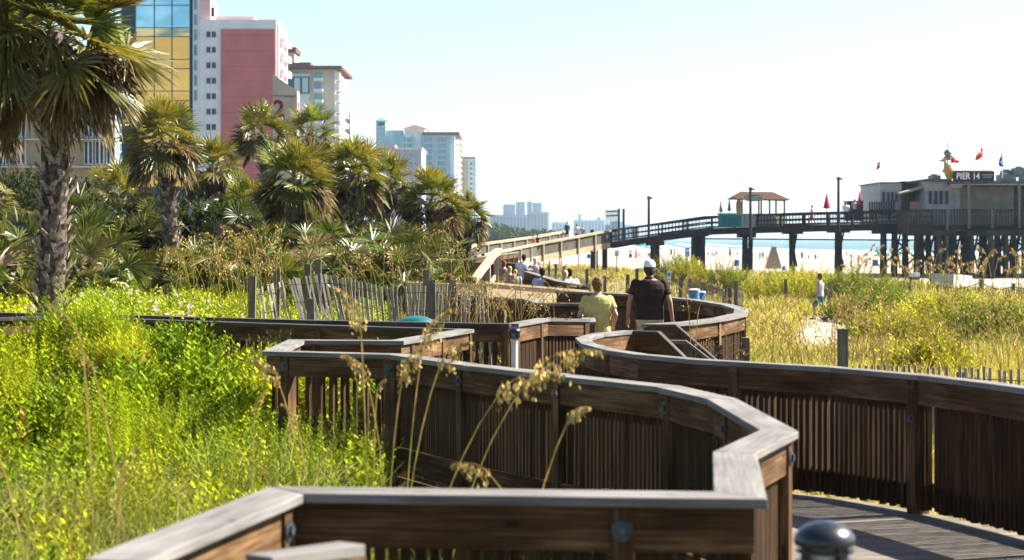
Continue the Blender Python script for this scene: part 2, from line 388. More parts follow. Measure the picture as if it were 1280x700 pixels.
G_ = [(1.06, 26.4, .98), (1.2, 31.1, 1.08), (.5, 31.2, 1.08), (.28, 33.4, 1.08), (-1.2, 36.5, 1.08)]
railing('railing', G_, 'dark jogged railing left of the woman in yellow, under the pale sunlit board', outer=1, wcap='capw', skip=.05, pitch=.1)
R1 = [(1.34, 21.9, 1.08), (.95, 21.2, 1.08), (.74, 20.3, 1.08), (.76, 19.2, 1.08), (.95, 18.1, 1.08), (1.19, 17.4, 1.08), (1.58, 16.75, 1.08), (2.65, 15.7, 1.08), (3.18, 14.8, 1.08), (3.52, 13.9, 1.08), (3.8, 13.0, 1.08), (4.3, 11.2, 1.08), (5.1, 8.4, 1.08), (6.0, 5.4, 1.08)]
railing('railing', R1, 'long dark railing on the right, curling round in front of the couple', outer=1, boltside=-1, bev=.004, skip=.02, pitch=.06, post_gap=2.05, capw=.145)
# stairs down to the sand between the two right-hand railings
S1 = [(1.34, 21.9, 1.08), (1.66, 21.7, 1.08), (2.75, 21.5, .02), (3.2, 21.4, -.35)]
railing('stair_railing', S1, 'near sloping railing of the beach stairs behind the long right railing', outer=-1, post_gap=1.1, foot=.3, bev=.003, capw=.13, wcap='darkcap')
S2 = [(1.66, 23.5, 1.08), (2.0, 23.4, 1.08), (3.35, 23.1, -.1), (3.9, 22.9, -.6)]
railing('stair_railing', S2, 'far sloping railing of the beach stairs, below the sunlit curved railing', outer=-1, post_gap=1.1, foot=.3, capw=.13, wcap='darkcap')
t = thing('handrail', 'pale grey handrail sloping between the two railings of the beach stairs', 'handrail', (1.8, 22.6, 0))
m = MB(); hp = [(1.72, 22.65, .93), (2.05, 22.6, .93), (3.0, 22.5, .2), (3.1, 22.5, .12)]
m.strip(hp, -.05, .05, -.04, 0); m.build('rail', M['capw'], t)
for p in (hp[1], hp[2]):
    m = MB(); m.vbox(p[0], p[1], p[2] - 1.0, p[2] - .042, .07, .07); m.build('post', M['lath'], t)
m = MB()
for i in range(7):
    m.box((1.8 + i * .28, 22.5, -.02 - i * .17), .27, 1.2, .04)
for y in (21.95, 23.05): m.beam((1.7, y, -.1), (3.9, y, -1.4), .045, .22)
tag(m.build('stairs', M['deck']), kind='structure')
# the far loop
R2 = [(1.66, 23.5, 1.08), (2.2, 24.15, 1.08), (2.75, 25.4, 1.08), (3.2, 26.9, 1.08), (3.42, 28.6, 1.08), (3.42, 30.5, 1.08), (3.1, 33.2, 1.08), (2.45, 35.8, 1.08), (1.6, 37.4, 1.08), (.95, 38.6, 1.08)]
railing('railing', R2, 'curved railing looping round beyond the couple, sunlit on its outer side', outer=-1, skip=.02, post_gap=2.0, pitch=.072, capw=.2)
m = MB()     # short stubs of timber along the loop's outer foot
for i, (px, py, Y) in enumerate([(931, 438, 27.0), (897, 447, 25.2)]):
    p = at(px, py - 16, Y); tt = MB(); tt.vbox(p.x, Y, -.9, p.z, .12, .12); tag(tt.build('timber_stub', M['lath']), ['short square timber stub nearest the outer bend of the sunlit curved railing', 'low timber stub beside the foot of the beach stairs'][i], 'post', 'timber stubs')
R3 = [(-.62, 41, 1.21), (1.66, 43.0, .97)]
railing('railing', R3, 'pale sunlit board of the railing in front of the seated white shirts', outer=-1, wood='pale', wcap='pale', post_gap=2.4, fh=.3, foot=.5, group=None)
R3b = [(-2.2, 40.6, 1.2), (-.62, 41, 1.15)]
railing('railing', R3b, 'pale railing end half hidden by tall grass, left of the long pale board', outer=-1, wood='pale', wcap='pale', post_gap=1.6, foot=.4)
R10 = [(.45, 60.5, 1.1), (1.19, 47.0, 1.08), (1.6, 43.6, 1.08)]
railing('railing', R10, 'dark railing behind the seated people in white shirts', outer=1, post_gap=2.2, pitch=.1)
R11 = [(-1.45, 77, 1.25), (.55, 76, 1.12), (.6, 62, 1.1)]
railing('railing', R11, 'dark railing at the back of the group, under the rising ramp', outer=-1, post_gap=2.2, pitch=.1)
R12 = [(-1.15, 58, .95), (-.55, 62, 1.75), (-.45, 66, 1.8)]
railing('railing', R12, 'pale sloping rail rising just left of the woman in dark red', outer=1, wood='pale', wcap='pale', post_gap=2.4, slats=False)
R13 = [(-2.4, 66, 1.45), (-.9, 70, 1.5), (.2, 82, 1.55)]
railing('railing', R13, 'weathered railing between the palms and the foot of the ramp', outer=1, post_gap=2.4, pitch=.1)

# deck planks
m = MB()
def xat(pts, y, pick=0):
    for i in range(len(pts) - 1):
        a, b2 = pts[i], pts[i + 1]
        if min(a[1], b2[1]) <= y <= max(a[1], b2[1]) and a[1] != b2[1]:
            return a[0] + (b2[0] - a[0]) * (y - a[1]) / (b2[1] - a[1])
    return None
def plank_row(x0, x1, y, w=.138): m.box(((x0 + x1) / 2, y, -.02), x1 - x0, w, .038)
y = 5.0
R1r = list(reversed(R1)); left = [(1.2, 5), (.93, 7.83), (1.11, 9.44), (1.46, 10.5), (1.38, 12.6), (1.09, 13.7), (.37, 14.8), (-.26, 15.85), (-1.04, 17.45), (-1.1, 18.6), (-1.18, 19.75), (-.53, 22.3)]
while y < 22:
    xl = (xat(left, y) or -.5) + .16
    xr = xat([(4.42, 11.2), (6.85, 3)], y) if y < 11.2 else (xat(R1r, y) or 1.3) + .12
    plank_row(xl, xr, y); y += .145
while y < 38:
    xl = -.4 if y < 23.6 else (xat([(0, 23.5), (.42, 25.3), (1.0, 26), (1.2, 31.1), (.3, 33.4), (.3, 38)], y) or .3)
    xr = 1.6 if y < 23.5 else (xat(R2, y) or 3)
    plank_row(xl, xr, y); y += .145
x = -8.4
while x < -.4:
    yb = np.interp(x, [-8.5, -7.35, -4.98, -2.33, -.53], [24.6, 24.9, 25.2, 23.35, 22.3]); yt = np.interp(x, [-8.5, -7.26, -5.2, -2.47, 0], [27.5, 27.1, 26.3, 24.7, 23.6])
    m.beam((x, yb, -.02), (x, yt, -.02), .138, .038); x += .145
for y in np.arange(18.0, 19.8, .145): plank_row(-2.2, -1.05, y)
for y in np.arange(38, 62, .2): plank_row(-1.2 + (y - 38) * .01, 2.6 - (y - 38) * .09, y, .19)
m.build('boardwalk_deck', M['deck'])['kind'] = 'structure'
m = MB()
for x_, y_ in [(2.0, 8), (2.4, 11), (2.2, 14), (.6, 17), (0, 20), (1.0, 24), (2.2, 28), (2.2, 32), (-3, 24.5), (-6, 25.5)]:
    m.vbox(x_, y_, -1.6, -.05, .2, .2)
tag(m.build('boardwalk_joists', M['rail']), kind='structure')
# the short return rail at the bottom edge
railing('railing', [(-.56, 6.75, 1.06), (-.84, 6.35, 1.08)], 'stub of pale capped railing at the bottom edge, inside the overlook corner', outer=1, post_gap=1.0, capw=.12, bev=.004)

# ------------------------------------------------------------------ path lights, bin
def bollard(loc, label, H, R, wood=False):
    t = thing('bollard_light', label, 'bollard light', loc, 'bollard lights of the boardwalk'); x, y, z = loc
    m = MB(); m.tube([(x, y, z), (x, y, z + .03), (x, y, z + .031), (x, y, z + H - R * 1.9)], [R * .9, R * .9, R * .55, R * .55], 20); m.build('body', M['lampbody'] if wood else M['black'], t, smooth=False)
    m = MB()
    for k in range(3):
        zz = z + H - R * 1.75 + k * R * .36
        m.tube([(x, y, zz), (x, y, zz + R * .1)], [R * .95, R * .95], 24)
    for k in range(4):
        a = k * math.pi / 2 + .5; m.vbox(x + R * .78 * math.cos(a), y + R * .78 * math.sin(a), z + H - R * 1.8, z + H - R * .6, R * .25, R * .2, a)
    m.build('louvre', M['black'], t)
    m = MB(); m.tube([(x, y, z + H - R * 1.85), (x, y, z + H - R * .65)], R * .5, 18); m.build('lamp_glass', M['lampbody'], t, smooth=True)
    m = MB(); m.loft([[(x + R * rr * math.cos(a), y + R * rr * math.sin(a), z + H - R * .7 + R * zz) for a in [k * math.pi / 14 for k in range(28)]] for rr, zz in ((.92, -.12), (1.0, -.08), (1.02, .05), (.98, .2), (.85, .4), (.62, .56), (.3, .67), (.04, .7))])
    m.build('dome', M['black'], t, smooth=True)
bollard((1.075, 6.6, 0), 'black domed bollard light at the bottom edge, beside the overlook railing', 1.16, .104)
bollard((.03, 22.9, .15), 'small black topped light with a pale tube, against the sunlit railing', .92, .075, True)
bx, by = (520 - 640) / 2400 * 25.6, 25.6
t = thing('litter_bin', 'teal domed litter bin standing on the left walkway behind the railing', 'litter bin', (bx, by, 0))
m = MB()
for k in range(20):
    a = k * math.pi / 10; m.vbox(bx + .25 * math.cos(a), by + .25 * math.sin(a), .03, .88, .03, .06, a)
m.build('slatted_body', M['teal'], t)
m = MB(); m.tube([(bx, by, .03), (bx, by, .82)], .22, 20); m.build('liner', M['black'], t)
m = MB(); m.loft([[(bx + .3 * rr * math.cos(a), by + .3 * rr * math.sin(a), .86 + zz) for a in [k * math.pi / 16 for k in range(32)]] for rr, zz in ((.9, 0), (1, .02), (1, .06), (.93, .12), (.75, .185), (.45, .225), (.05, .24))]); m.build('dome_lid', M['teal'], t, smooth=True)

# ------------------------------------------------------------------ sand fences
def sand_fence(pts, label, mat='lath',  height=1.2, pitch=.088, tilt=.12, posts=(), slack=.0, foot=.4, group='slatted sand fences in the dunes'):
    base = pts[0]; t = thing('sand_fence', label, 'sand fence', (base[0], base[1], base[2] - height), group)
    L = length(pts); m = MB(); s = 0; lean = 0
    while s < L:
        p, d, a = along(pts, s)
        lean = lean * .9 + random.gauss(0, tilt * .35); wz = slack * math.sin(s * 1.3) + random.gauss(0, .015)
        top = Vector((p.x, p.y, p.z + wz)); bot = top - Vector((-d.x * lean, -d.y * lean, height + foot))
        if random.random() > .03: m.beam(bot, top + d * lean * .3, .038, .009, up=(-d.y, d.x, 0))
        s += pitch * random.uniform(.85, 1.2)
    m.build('lath_panel', M[mat], t)
    for dz in (.12, .45, .8):
        m = MB(); k = max(2, int(L / .8)); pp = []
        for i in range(k + 1):
            p, d, a = along(pts, L * i / k); pp.append((p.x, p.y, p.z - dz + slack * math.sin(L * i / k * 1.3)))
        m.tube(pp, .006, 5); m.build('wire', M['blackmetal'], t)
    for (x, y, z) in posts:
        m = MB(); g_ = float(ground_z(x, y)); r_ = random.uniform(-.03, .03)
        m.beam((x, y, g_ - .4), (x + r_, y, z), .12, .1, up=(0, 1, 0)); m.build('post', M['lath'], t)
    return t
def P3(l): return [tuple(at(*q)) for q in l]
sand_fence(P3([(314, 362, 34.6), (345, 353, 35), (398, 347, 35.4), (440, 352, 35.2), (480, 357, 34.8), (520, 353, 34.6), (548, 352, 34.3), (575, 356, 34), (606, 362, 33.6)]), 'weathered lath fence, coloured sunlit pale, sagging in front of the palms', posts=P3([(314, 345, 33.2), (345, 334, 36.3), (384, 330, 38.2), (397, 325, 37.8), (390, 373, 32.2), (532, 337, 37), (542, 350, 33.6), (568, 350, 33.5)]), slack=.06, tilt=.34, pitch=.072, mat='lathpale')
sand_fence(P3([(742, 352, 74), (790, 349, 76), (850, 352, 73), (905, 358, 68), (930, 366, 62)]), 'grey lath fence in the dune grass behind the man in the white cap', mat='lathpale', pitch=.15, posts=P3([(784, 343, 72), (797, 336, 74), (756, 345, 74), (818, 343, 74), (850, 347, 72), (905, 356, 66), (913, 360, 65), (920, 351, 64), (734, 336, 80), (735, 355, 70)]), foot=.6)
sand_fence(P3([(655, 335, 95), (690, 342, 88), (740, 349, 80)]), 'grey lath fence below the ramp, behind the seated people', mat='lathpale', pitch=.15, posts=P3([(673, 331, 92), (694, 330, 90), (705, 333, 88), (640, 333, 97), (686, 332, 94)]), foot=.6)
sand_fence(P3([(1050, 458, 24.5), (1100, 456, 24.2), (1180, 459, 23.5), (1330, 466, 22.5)]), 'row of short picket tops showing over the long right railing', mat='lathpale', posts=P3([(1054, 411, 24.4), (1203, 465, 23.6)]), foot=.5, tilt=.1)
sand_fence(P3([(1075, 353, 104), (1140, 356, 100), (1200, 358, 98), (1300, 360, 95)]), 'thin lath fence at the edge of the bare sand under the pier restaurant', posts=P3([(1105, 352, 100), (1137, 353, 98), (1172, 356, 97), (1083, 363, 92)]), foot=.4, pitch=.14)
t = thing('rope_fence', 'sagging rope between low posts at the far right of the sand', 'rope fence', tuple(at(1226, 362, 97)))
rp = P3([(1172, 352, 98), (1226, 349, 97), (1267, 354, 96), (1330, 352, 95)])
for p in rp[1:]:
    m = MB(); m.vbox(p[0], p[1], float(ground_z(p[0], p[1])) - .3, p[2], .14, .14); m.build('post', M['lath'], t)
m = MB()
for i in range(len(rp) - 1):
    a_, b_ = Vector(rp[i]), Vector(rp[i + 1]); m.tube([a_.lerp(b_, k / 8) - Vector((0, 0, .15 + .25 * math.sin(math.pi * k / 8))) for k in range(9)], .025, 5)
m.build('rope', M['lath'], t)
for i, (px, py, Y, lb) in enumerate([(1202, 335 + 19, 80, 'x')][:0]): pass
for px, py, Y, lb in [(862, 345, 92, 'lone dark post standing in the dune grass behind the curved railing'), (982, 349, 84, 'lone dark post among the bushes left of the walker'), (1037, 352, 78, 'lone dark post just right of the walker')]:
    p = at(px, py, Y); m = MB(); m.vbox(p.x, Y, float(ground_z(p.x, Y)) - .3, p.z, .13, .13); tag(m.build('post', M['lath']), lb, 'post', 'lone posts in the dunes')

# ------------------------------------------------------------------ ramp
t = thing('wooden_ramp', 'long pale timber ramp climbing to the dark pier', 'ramp', (0, 150, -1), None)
near = [(-2.6, 147, .75), (-2.1, 150, .93), (2.1, 160.5, 1.75), (8.6, 168, 2.9)]
far = [(-4.4, 150, 1.1), (-2.9, 156, 1.7), (2, 165.5, 2.35), (4.85, 172, 2.85)]
def ramp_rail(pts, nm, st=1):
    m = MB(); m.strip(pts, -.16, .16, -.18, 0); m.build('cap_board', M['pale'], t)
    m = MB(); m.strip(pts, -.05, .05, -1.62, -1.1); m.build('stringer', M['pale'], t)
    L = length(pts); s = 0; m = MB()
    while s < L:
        p, d, a = along(pts, s); m.vbox(p.x, p.y, p.z - 1.12, p.z - .17, .13, .05, a); s += .17
    m.build('slat_panel', M['lath'], t)
    s = 1.0
    while s < L:
        p, d, a = along(pts, s); m = MB(); m.vbox(p.x + .12 * d.y, p.y - .12 * d.x, -1.2, p.z - .18, .1, .09, a); m.build('post', M['pale'], t); s += 2.35
ramp_rail(near, 'n'); ramp_rail(far, 'f')
m = MB()
for i in range(3):
    a_, b_ = near[i], near[i + 1]; c_, d_ = far[i], far[i + 1]
    m.add([(a_[0], a_[1], a_[2] - 1.1), (b_[0], b_[1], b_[2] - 1.1), (b_[0] - 2.2, b_[1] + 2.6, b_[2] - 1.1), (a_[0] - 1.8, a_[1] + 2.6, a_[2] - 1.1)], [(0, 1, 2, 3)], [[(0, 0), (3, 0), (3, 3), (0, 3)]])
m.build('deck', M['deck'], t)
for px in (745, 757):
    p = at(px, 300, 168); m = MB(); m.vbox(p.x, 169.5, -1.5, 1.6, .45, .4); m.build('pile', M['pierw'], t)
m = MB(); m.vbox(at(740, 300, 167.0).x, 166.8, -1.4, 2.9, .3, .3); m.build('dark_post', M['pierw'], t)

# ------------------------------------------------------------------ pier
pier = thing('pier', 'dark timber pier on piles leading out to the restaurant', 'pier', (17, 168, -1))
PC = [(8.7, 168, 2.9), (16.8, 168, 4.08), (24.4, 162.6, 4.33), (30.3, 158, 4.43), (34.4, 157.2, 4.45)]
def pier_rail(off, nm, PCx=PC, gap=2.1):
    m = MB(); m.strip(PCx, off - .08, off + .08, -.16, 0); m.strip(PCx, off - .03, off + .03, -.62, -.5); m.strip(PCx, off - .03, off + .03, -1.0, -.9); m.build('railing_beam', M['pierw'], pier)
    L = length(PCx); n = int(L / gap)
    for i in range(n + 1):
        p, d, a = along(PCx, L * i / n); m = MB(); m.vbox(p.x - d.y * off, p.y + d.x * off, p.z - 1.4, p.z - .02, .16, .16, a); m.build('railing_post', M['pierw'], pier)
    m = MB(); s = 0
    while s < L:
        p, d, a = along(PCx, s); m.vbox(p.x - d.y * off, p.y + d.x * off, p.z - 1.05, p.z - .1, .045, .045, a); s += .3
    m.build('balusters', M['pierw'], pier)
pier_rail(0, 'near'); pier_rail(4.2, 'far')
m = MB(); m.strip(PC, -.1, 4.3, -1.2, -1.08); m.build('deck', M['pierw'], pier)
m = MB(); m.strip(PC, -.12, .12, -1.65, -1.1); m.strip(PC, 4.0, 4.3, -1.6, -1.2); m.strip(PC, 1.9, 2.2, -1.6, -1.2); m.build('beam', M['pierw'], pier)
m = MB()
for o in (.6, 1.1): m.tube([(PC[1][0], 167.5 + o, 2.1), (PC[3][0], 158 + o, 2.0), (46, 156 + o, 2.0)], .07, 6)
m.build('service_pipe', M['pierw'], pier)
def bent(px, Y, wpx, legs, z1=2.9, brace=False, z0=-2.2):
    x0 = at(px, 300, Y).x; wd = wpx * Y / 2400
    for k in range(legs):
        x = x0 - wd / 2 + wd * (k / max(1, legs - 1)); yy = Y + 1.2 * (k % 2) * 2
        m = MB(); m.tube([(x + random.uniform(-.1, .1), yy, z0), (x, yy, z1)], [.25, .2], 8); m.build('pile', M['pierw'], pier)
    m = MB(); m.box((x0, Y + 1.2, z1 - .2), wd + .9, 2.8, .4); m.build('pile_cap', M['pierw'], pier)
    if brace:
        for a_, b_ in (((x0 - wd / 2, -.3), (x0 + wd / 2, z1 - .4)), ((x0 + wd / 2, -.3), (x0 - wd / 2, z1 - .4))):
            m = MB(); m.beam((a_[0], Y + .4, a_[1]), (b_[0], Y + .4, b_[1]), .12, .22, up=(0, 1, 0)); m.build('brace', M['pierw'], pier)
bent(820, 168, 8, 2, 1.9); bent(873, 168, 12, 3, 2.7)
m = MB(); x = at(873, 300, 168.4).x; m.box((x, 168.5, 1.5), 1.0, .12, 2.6); m.build('boarded_bent', M['pierw'], pier)
bent(935, 167, 7, 3, 2.6); bent(993, 164, 8, 2, 2.9, True); bent(1051, 160, 9, 2, 3.0, True)
for k, (px, Y) in enumerate([(1108, 157), (1122, 157), (1135, 156)]): bent(px, Y, 9, 2, 2.9, k == 1)
for px, Y in [(1150, 153), (1164, 158), (1178, 151), (1186, 158), (1197, 154), (1208, 160), (1219, 152), (1231, 158), (1243, 150), (1252, 158), (1262, 151), (1272, 156), (1285, 150), (1300, 155), (1155, 166), (1175, 168), (1190, 166), (1212, 170), (1235, 168), (1250, 166), (1270, 168)]:
    bent(px, Y, 9, 2, 2.75, True)
for k in range(14):
    px = 1105 + k * 15; Y = 152 + (k * 7) % 14; a_, b_ = at(px, 330, Y), at(px + 32, 300, Y)
    if k % 2: a_.z, b_.z = b_.z, a_.z
    m = MB(); m.beam(a_, b_, .12, .2, up=(0, 1, 0)); m.build('brace', M['pierw'], pier)
# restaurant platform
X0 = at(1136, 300, 153).x; m = MB(); m.box((X0 + 13, 163, 2.98), 26, 20, .3); m.build('platform', M['pierw'], pier)
m = MB(); x = X0
while x < X0 + 26:
    lowz = 2.45 if x < X0 + 3.8 else 3.0
    m.vbox(x, 152.9, lowz, 4.36 + (x - X0) * .0, .17, .05); x += .24
for y_ in np.arange(153, 158, .24): m.vbox(X0, y_, 2.45, 4.36, .17, .05, math.pi / 2)
m.build('balusters', m_wood('platform_slats', (.022, .021, .016), (.05, .046, .035), (.095, .088, .068)), pier)
m = MB(); m.box((X0 + 13, 152.85, 4.4), 26, .22, .1); m.box((X0 + 13, 152.85, 3.02), 26, .2, .34); m.build('railing_beam', M['pierw'], pier)
tallpost = m_plain('weathered_pole', (.12, .115, .105))
for px, y1 in ((1184, 262), (1211, 228), (1240, 262), (1274, 230)):
    p = at(px, y1, 152.6); m = MB(); m.vbox(p.x, 152.6, 2.9 if px != 1184 else -1.5, p.z, .2, .2); m.build('railing_post', tallpost, pier)
M['siding'] = m_noise('white_lap_siding', (.30, .315, .32), (.42, .43, .43), 2, .7)
M['cream'] = m_noise('cream_render', (.35, .3, .2), (.42, .36, .25), 1, .8)
M['roofdark'] = m_noise('dark_roof', (.05, .06, .065), (.10, .11, .115), 3, .7)
M['glassdark'] = m_noise('dark_glass', (.02, .03, .035), (.05, .06, .07), 2, .35); M['glassdark'].node_tree.nodes['Principled BSDF'].inputs['Specular IOR Level'].default_value = .15
rest = thing('pier_restaurant', 'white sided restaurant on the pier platform, with flags on its roof', 'restaurant', (42, 156, 3.1))
def quadbox(mb, px0, px1, py0, py1, Y, depth, z0=None):
    a_, b_ = at(px0, py0, Y), at(px1, py1, Y); zb = b_.z if z0 is None else z0
    mb.box(((a_.x + b_.x) / 2, Y + depth / 2, (a_.z + zb) / 2), abs(b_.x - a_.x), depth, a_.z - zb)
def lap(px0, px1, py0, Y, z0=3.14):
    a_, b_ = at(px0, py0, Y), at(px1, py0, Y); z = z0; m = MB()
    while z < a_.z - .02:
        m.box(((a_.x + b_.x) / 2, Y - .02, z + .11), b_.x - a_.x, .05, .19); z += .2
    m.build('lap_siding', M['siding'], rest)
m = MB(); quadbox(m, 1100, 1127, 229, 265, 161, 9, 3.14); quadbox(m, 1127, 1158, 229, 265, 163, 7, 3.14); quadbox(m, 1158, 1189, 226, 265, 158, 12, 3.14); m.build('wall', M['siding'], rest)
lap(1100, 1127, 230, 160.97); lap(1158, 1189, 227, 157.97); lap(1127, 1158, 230, 162.97)
m = MB(); quadbox(m, 1189, 1200, 233, 265, 158.4, 10, 3.14); m.build('wall', M['siding'], rest)
m = MB(); quadbox(m, 1200, 1267, 233, 265, 158.8, 10, 3.14); m.build('wall', m_noise('beige_wall', (.19, .17, .125), (.27, .245, .19), 1, .8), rest)
m = MB(); quadbox(m, 1267, 1300, 233, 265, 159.8, 10, 3.14); m.build('wall', M['glassdark'], rest)
m = MB(); quadbox(m, 1099, 1129, 227.5, 229, 160.7, 9.6); quadbox(m, 1127, 1158, 226.5, 229, 160.7, 9); quadbox(m, 1157, 1190, 223.5, 226, 157.5, 13); quadbox(m, 1189, 1310, 226, 230, 156.5, 14); m.build('roof', M['roofdark'], rest)
m = MB(); quadbox(m, 1189, 1310, 230, 231.2, 156.3, .4); quadbox(m, 1188.5, 1203, 231.2, 234.5, 156.6, .3); m.build('fascia', M['siding'], rest)
a_ = at(1142, 229, 159)        # porch over the doorway
m = MB(); p0, p1, p2 = at(1126, 243, 159), at(1142, 239, 159), at(1158, 233.5, 159)
m.loft([[p0, p0 + Vector((0, 3.5, .1)), p0 + Vector((0, 3.5, .25)), p0 + Vector((0, 0, .15))], [p1, p1 + Vector((0, 3.5, .1)), p1 + Vector((0, 3.5, .25)), p1 + Vector((0, 0, .15))], [p2, p2 + Vector((0, 3.5, .1)), p2 + Vector((0, 3.5, .25)), p2 + Vector((0, 0, .15))]]); m.build('porch_roof', m_plain('tan_trim', (.4, .33, .24)), rest)
m = MB(); quadbox(m, 1127.5, 1136, 244, 265, 160.5, .2); m.build('door', m_plain('brown_door', (.10, .055, .035)), rest)
m = MB(); quadbox(m, 1137, 1157, 240, 252, 162.6, .2); m.build('doorway', M['glassdark'], rest)
def window(px0, px1, py0, py1, Y, par, glass=None, fr=None):
    m = MB(); quadbox(m, px0, px1, py0, py1, Y - .05, .06); f = m.build('window', fr or M['glassdark'], par); return f
for px in (1104.5, 1110.5, 1115.5, 1120.5): window(px - 1.3, px + 1.3, 240, 252, 160.9, rest)
for px in (1163, 1170, 1176.6, 1183.6):
    m = MB(); quadbox(m, px - 2.6, px + 2.6, 237.4, 255.8, 157.86, .05); f = m.build('window', M['siding'], rest)
    m = MB(); quadbox(m, px - 1.9, px + 1.9, 238.5, 254.8, 157.8, .06); m.build('pane', M['glassdark'], f)
m = MB(); quadbox(m, 1138, 1150, 252, 262, 156.2, .2); m.build('pink_panel', m_plain('faded_red', (.25, .13, .12)), rest)
# sign board
def text(body, size, loc, mat, parent, name='lettering', rz=0.0, ext=.02, font_scale=1.0, align='CENTER'):
    c = bpy.data.curves.new(name, 'FONT'); c.body = body; c.size = size; c.extrude = ext; c.align_x = align; c.align_y = 'CENTER'; c.space_character = 1.05; c.offset = size * .02
    o = bpy.data.objects.new(name + '_tmp', c); COL.objects.link(o); bpy.context.view_layer.update()
    me = bpy.data.meshes.new_from_object(o.evaluated_get(bpy.context.evaluated_depsgraph_get()))
    bpy.data.objects.remove(o); bpy.data.curves.remove(c)
    mt = Matrix.Translation(Vector(loc)) @ Matrix.Rotation(rz, 4, 'Z') @ Matrix.Rotation(math.pi / 2, 4, 'X') @ Matrix.Diagonal((font_scale, 1, 1, 1))
    if parent:
        p = parent; off = Vector((0, 0, 0))
        while p: off += Vector(p.location); p = p.parent
        mt = Matrix.Translation(-off) @ mt
    me.transform(mt); me.materials.clear(); me.materials.append(mat)
    q = bpy.data.objects.new(name, me); COL.objects.link(q)
    if parent: q.parent = parent
    return q
M['white'] = m_plain('white_paint', (.75, .76, .76), .5)
t = thing('roof_sign', 'dark roof sign reading PIER 14 in white letters', 'sign', tuple(at(1210, 228, 155)))
m = MB(); quadbox(m, 1192, 1243, 214, 226.5, 155, .3); m.build('board', m_plain('sign_black', (.03, .035, .04)), t)
m = MB(); quadbox(m, 1192, 1241, 213, 214.2, 154.9, .6); m.build('edge_trim', m_plain('rust_trim', (.5, .22, .12)), t)
p = at(1210.3, 220.4, 154.9); text('PIER 14', .72, (p.x, 154.97, p.z), M['white'], t, font_scale=.8)
m = MB(); quadbox(m, 1228, 1241, 218, 219, 154.9, .1); quadbox(m, 1229, 1240, 221, 221.8, 154.9, .1); m.build('small_lines', m_plain('grey_text', (.4, .42, .42)), t)
for px in (1197, 1215, 1235):
    m = MB(); p = at(px, 226, 155.6); m.vbox(p.x, 155.8, 6.6, p.z + .3, .1, .1); m.build('leg', M['blackmetal'], t)
# roof clutter
acm = m_noise('rooftop_unit', (.1, .12, .12), (.2, .22, .22), 4, .6)
for px0, px1, py0, py1, lb in [(1165, 1176, 219, 225, 'grey rooftop unit left of the golden fish figure'), (1251, 1263, 218, 227, 'pale grey rooftop unit under the blue flag'), (1256, 1266, 213, 219, 'small dark rooftop unit behind the pale one'), (1270, 1284, 209.5, 221, 'large dark rooftop unit at the right edge')]:
    m = MB(); quadbox(m, px0, px1, py0, py1, 158 + (px0 % 3), 1.6); a_ = at((px0 + px1) / 2, py0, 158 + (px0 % 3)); m.tube([a_ + Vector((0, .8, -.02)), a_ + Vector((0, .8, .12))], .3, 12)
    for k in range(4): zz = at(0, py1, 158).z + .15 + k * .12; m.box((a_.x, 158 + (px0 % 3) - .02, zz), (px1 - px0) * .05, .03, .03)
    if py0 < 215: m.vbox(a_.x, 158.8, 6.5, at(0, py1, 158).z, .5, .5)
    tag(m.build('rooftop_unit', acm), lb, 'rooftop unit', 'rooftop units')
# golden leaping fish figure
t = thing('fish_figure', 'golden brown leaping fish figure standing on the restaurant roof', 'statue', tuple(at(1187, 224, 156)))
gold = m_noise('golden_paint', (.32, .17, .04), (.55, .33, .08), 5, .45); m = MB(); pts = P3([(1188.5, 224, 156), (1187, 217, 156), (1185, 211, 156), (1182.5, 206, 156), (1181, 203, 156)])
m.tube(pts, [.28, .42, .36, .2, .09], 12, .7); m.build('body', gold, t, smooth=True)
m = MB(); c = Vector(pts[-1]); m.prism([c + Vector((-.05, 0, 0)), c + Vector((-.55, 0, .18)), c + Vector((-.2, 0, .25)), c + Vector((0, 0, .55)), c + Vector((.12, 0, .05))], (0, .08, 0)); m.build('tail', m_plain('olive_gold', (.4, .33, .05)), t)
m = MB(); c = Vector(pts[1]); m.prism([c + Vector((.3, 0, .2)), c + Vector((.6, 0, -.35)), c + Vector((.3, 0, -.4))], (0, .08, 0)); c = Vector(pts[2]); m.prism([c + Vector((-.3, 0, .1)), c + Vector((-.52, 0, -.3)), c + Vector((-.3, 0, -.3))], (0, .08, 0)); m.build('fin', m_plain('salmon_fin', (.6, .3, .16)), t)
# weather mast
t = thing('roof_mast', 'thin mast with a grey globe and box above the fish figure', 'mast', tuple(at(1184.5, 224, 157)))
m = MB(); a_, b_ = at(1184.5, 224, 157), at(1184.3, 178, 157); m.tube([a_, b_], .03, 6); m.build('pole', M['blackmetal'], t)
m = MB(); c = at(1185, 191.5, 157); m.ell([(c.x, c.y, c.z + .33 * math.cos(a), .33 * math.sin(a) + .01, .33 * math.sin(a) + .01) for a in [k * math.pi / 8 for k in range(9)]], 12); m.build('globe', acm, t, smooth=True)
m = MB(); c = at(1184.6, 198, 157); m.box(c, .4, .4, .3); m.build('box', acm, t)
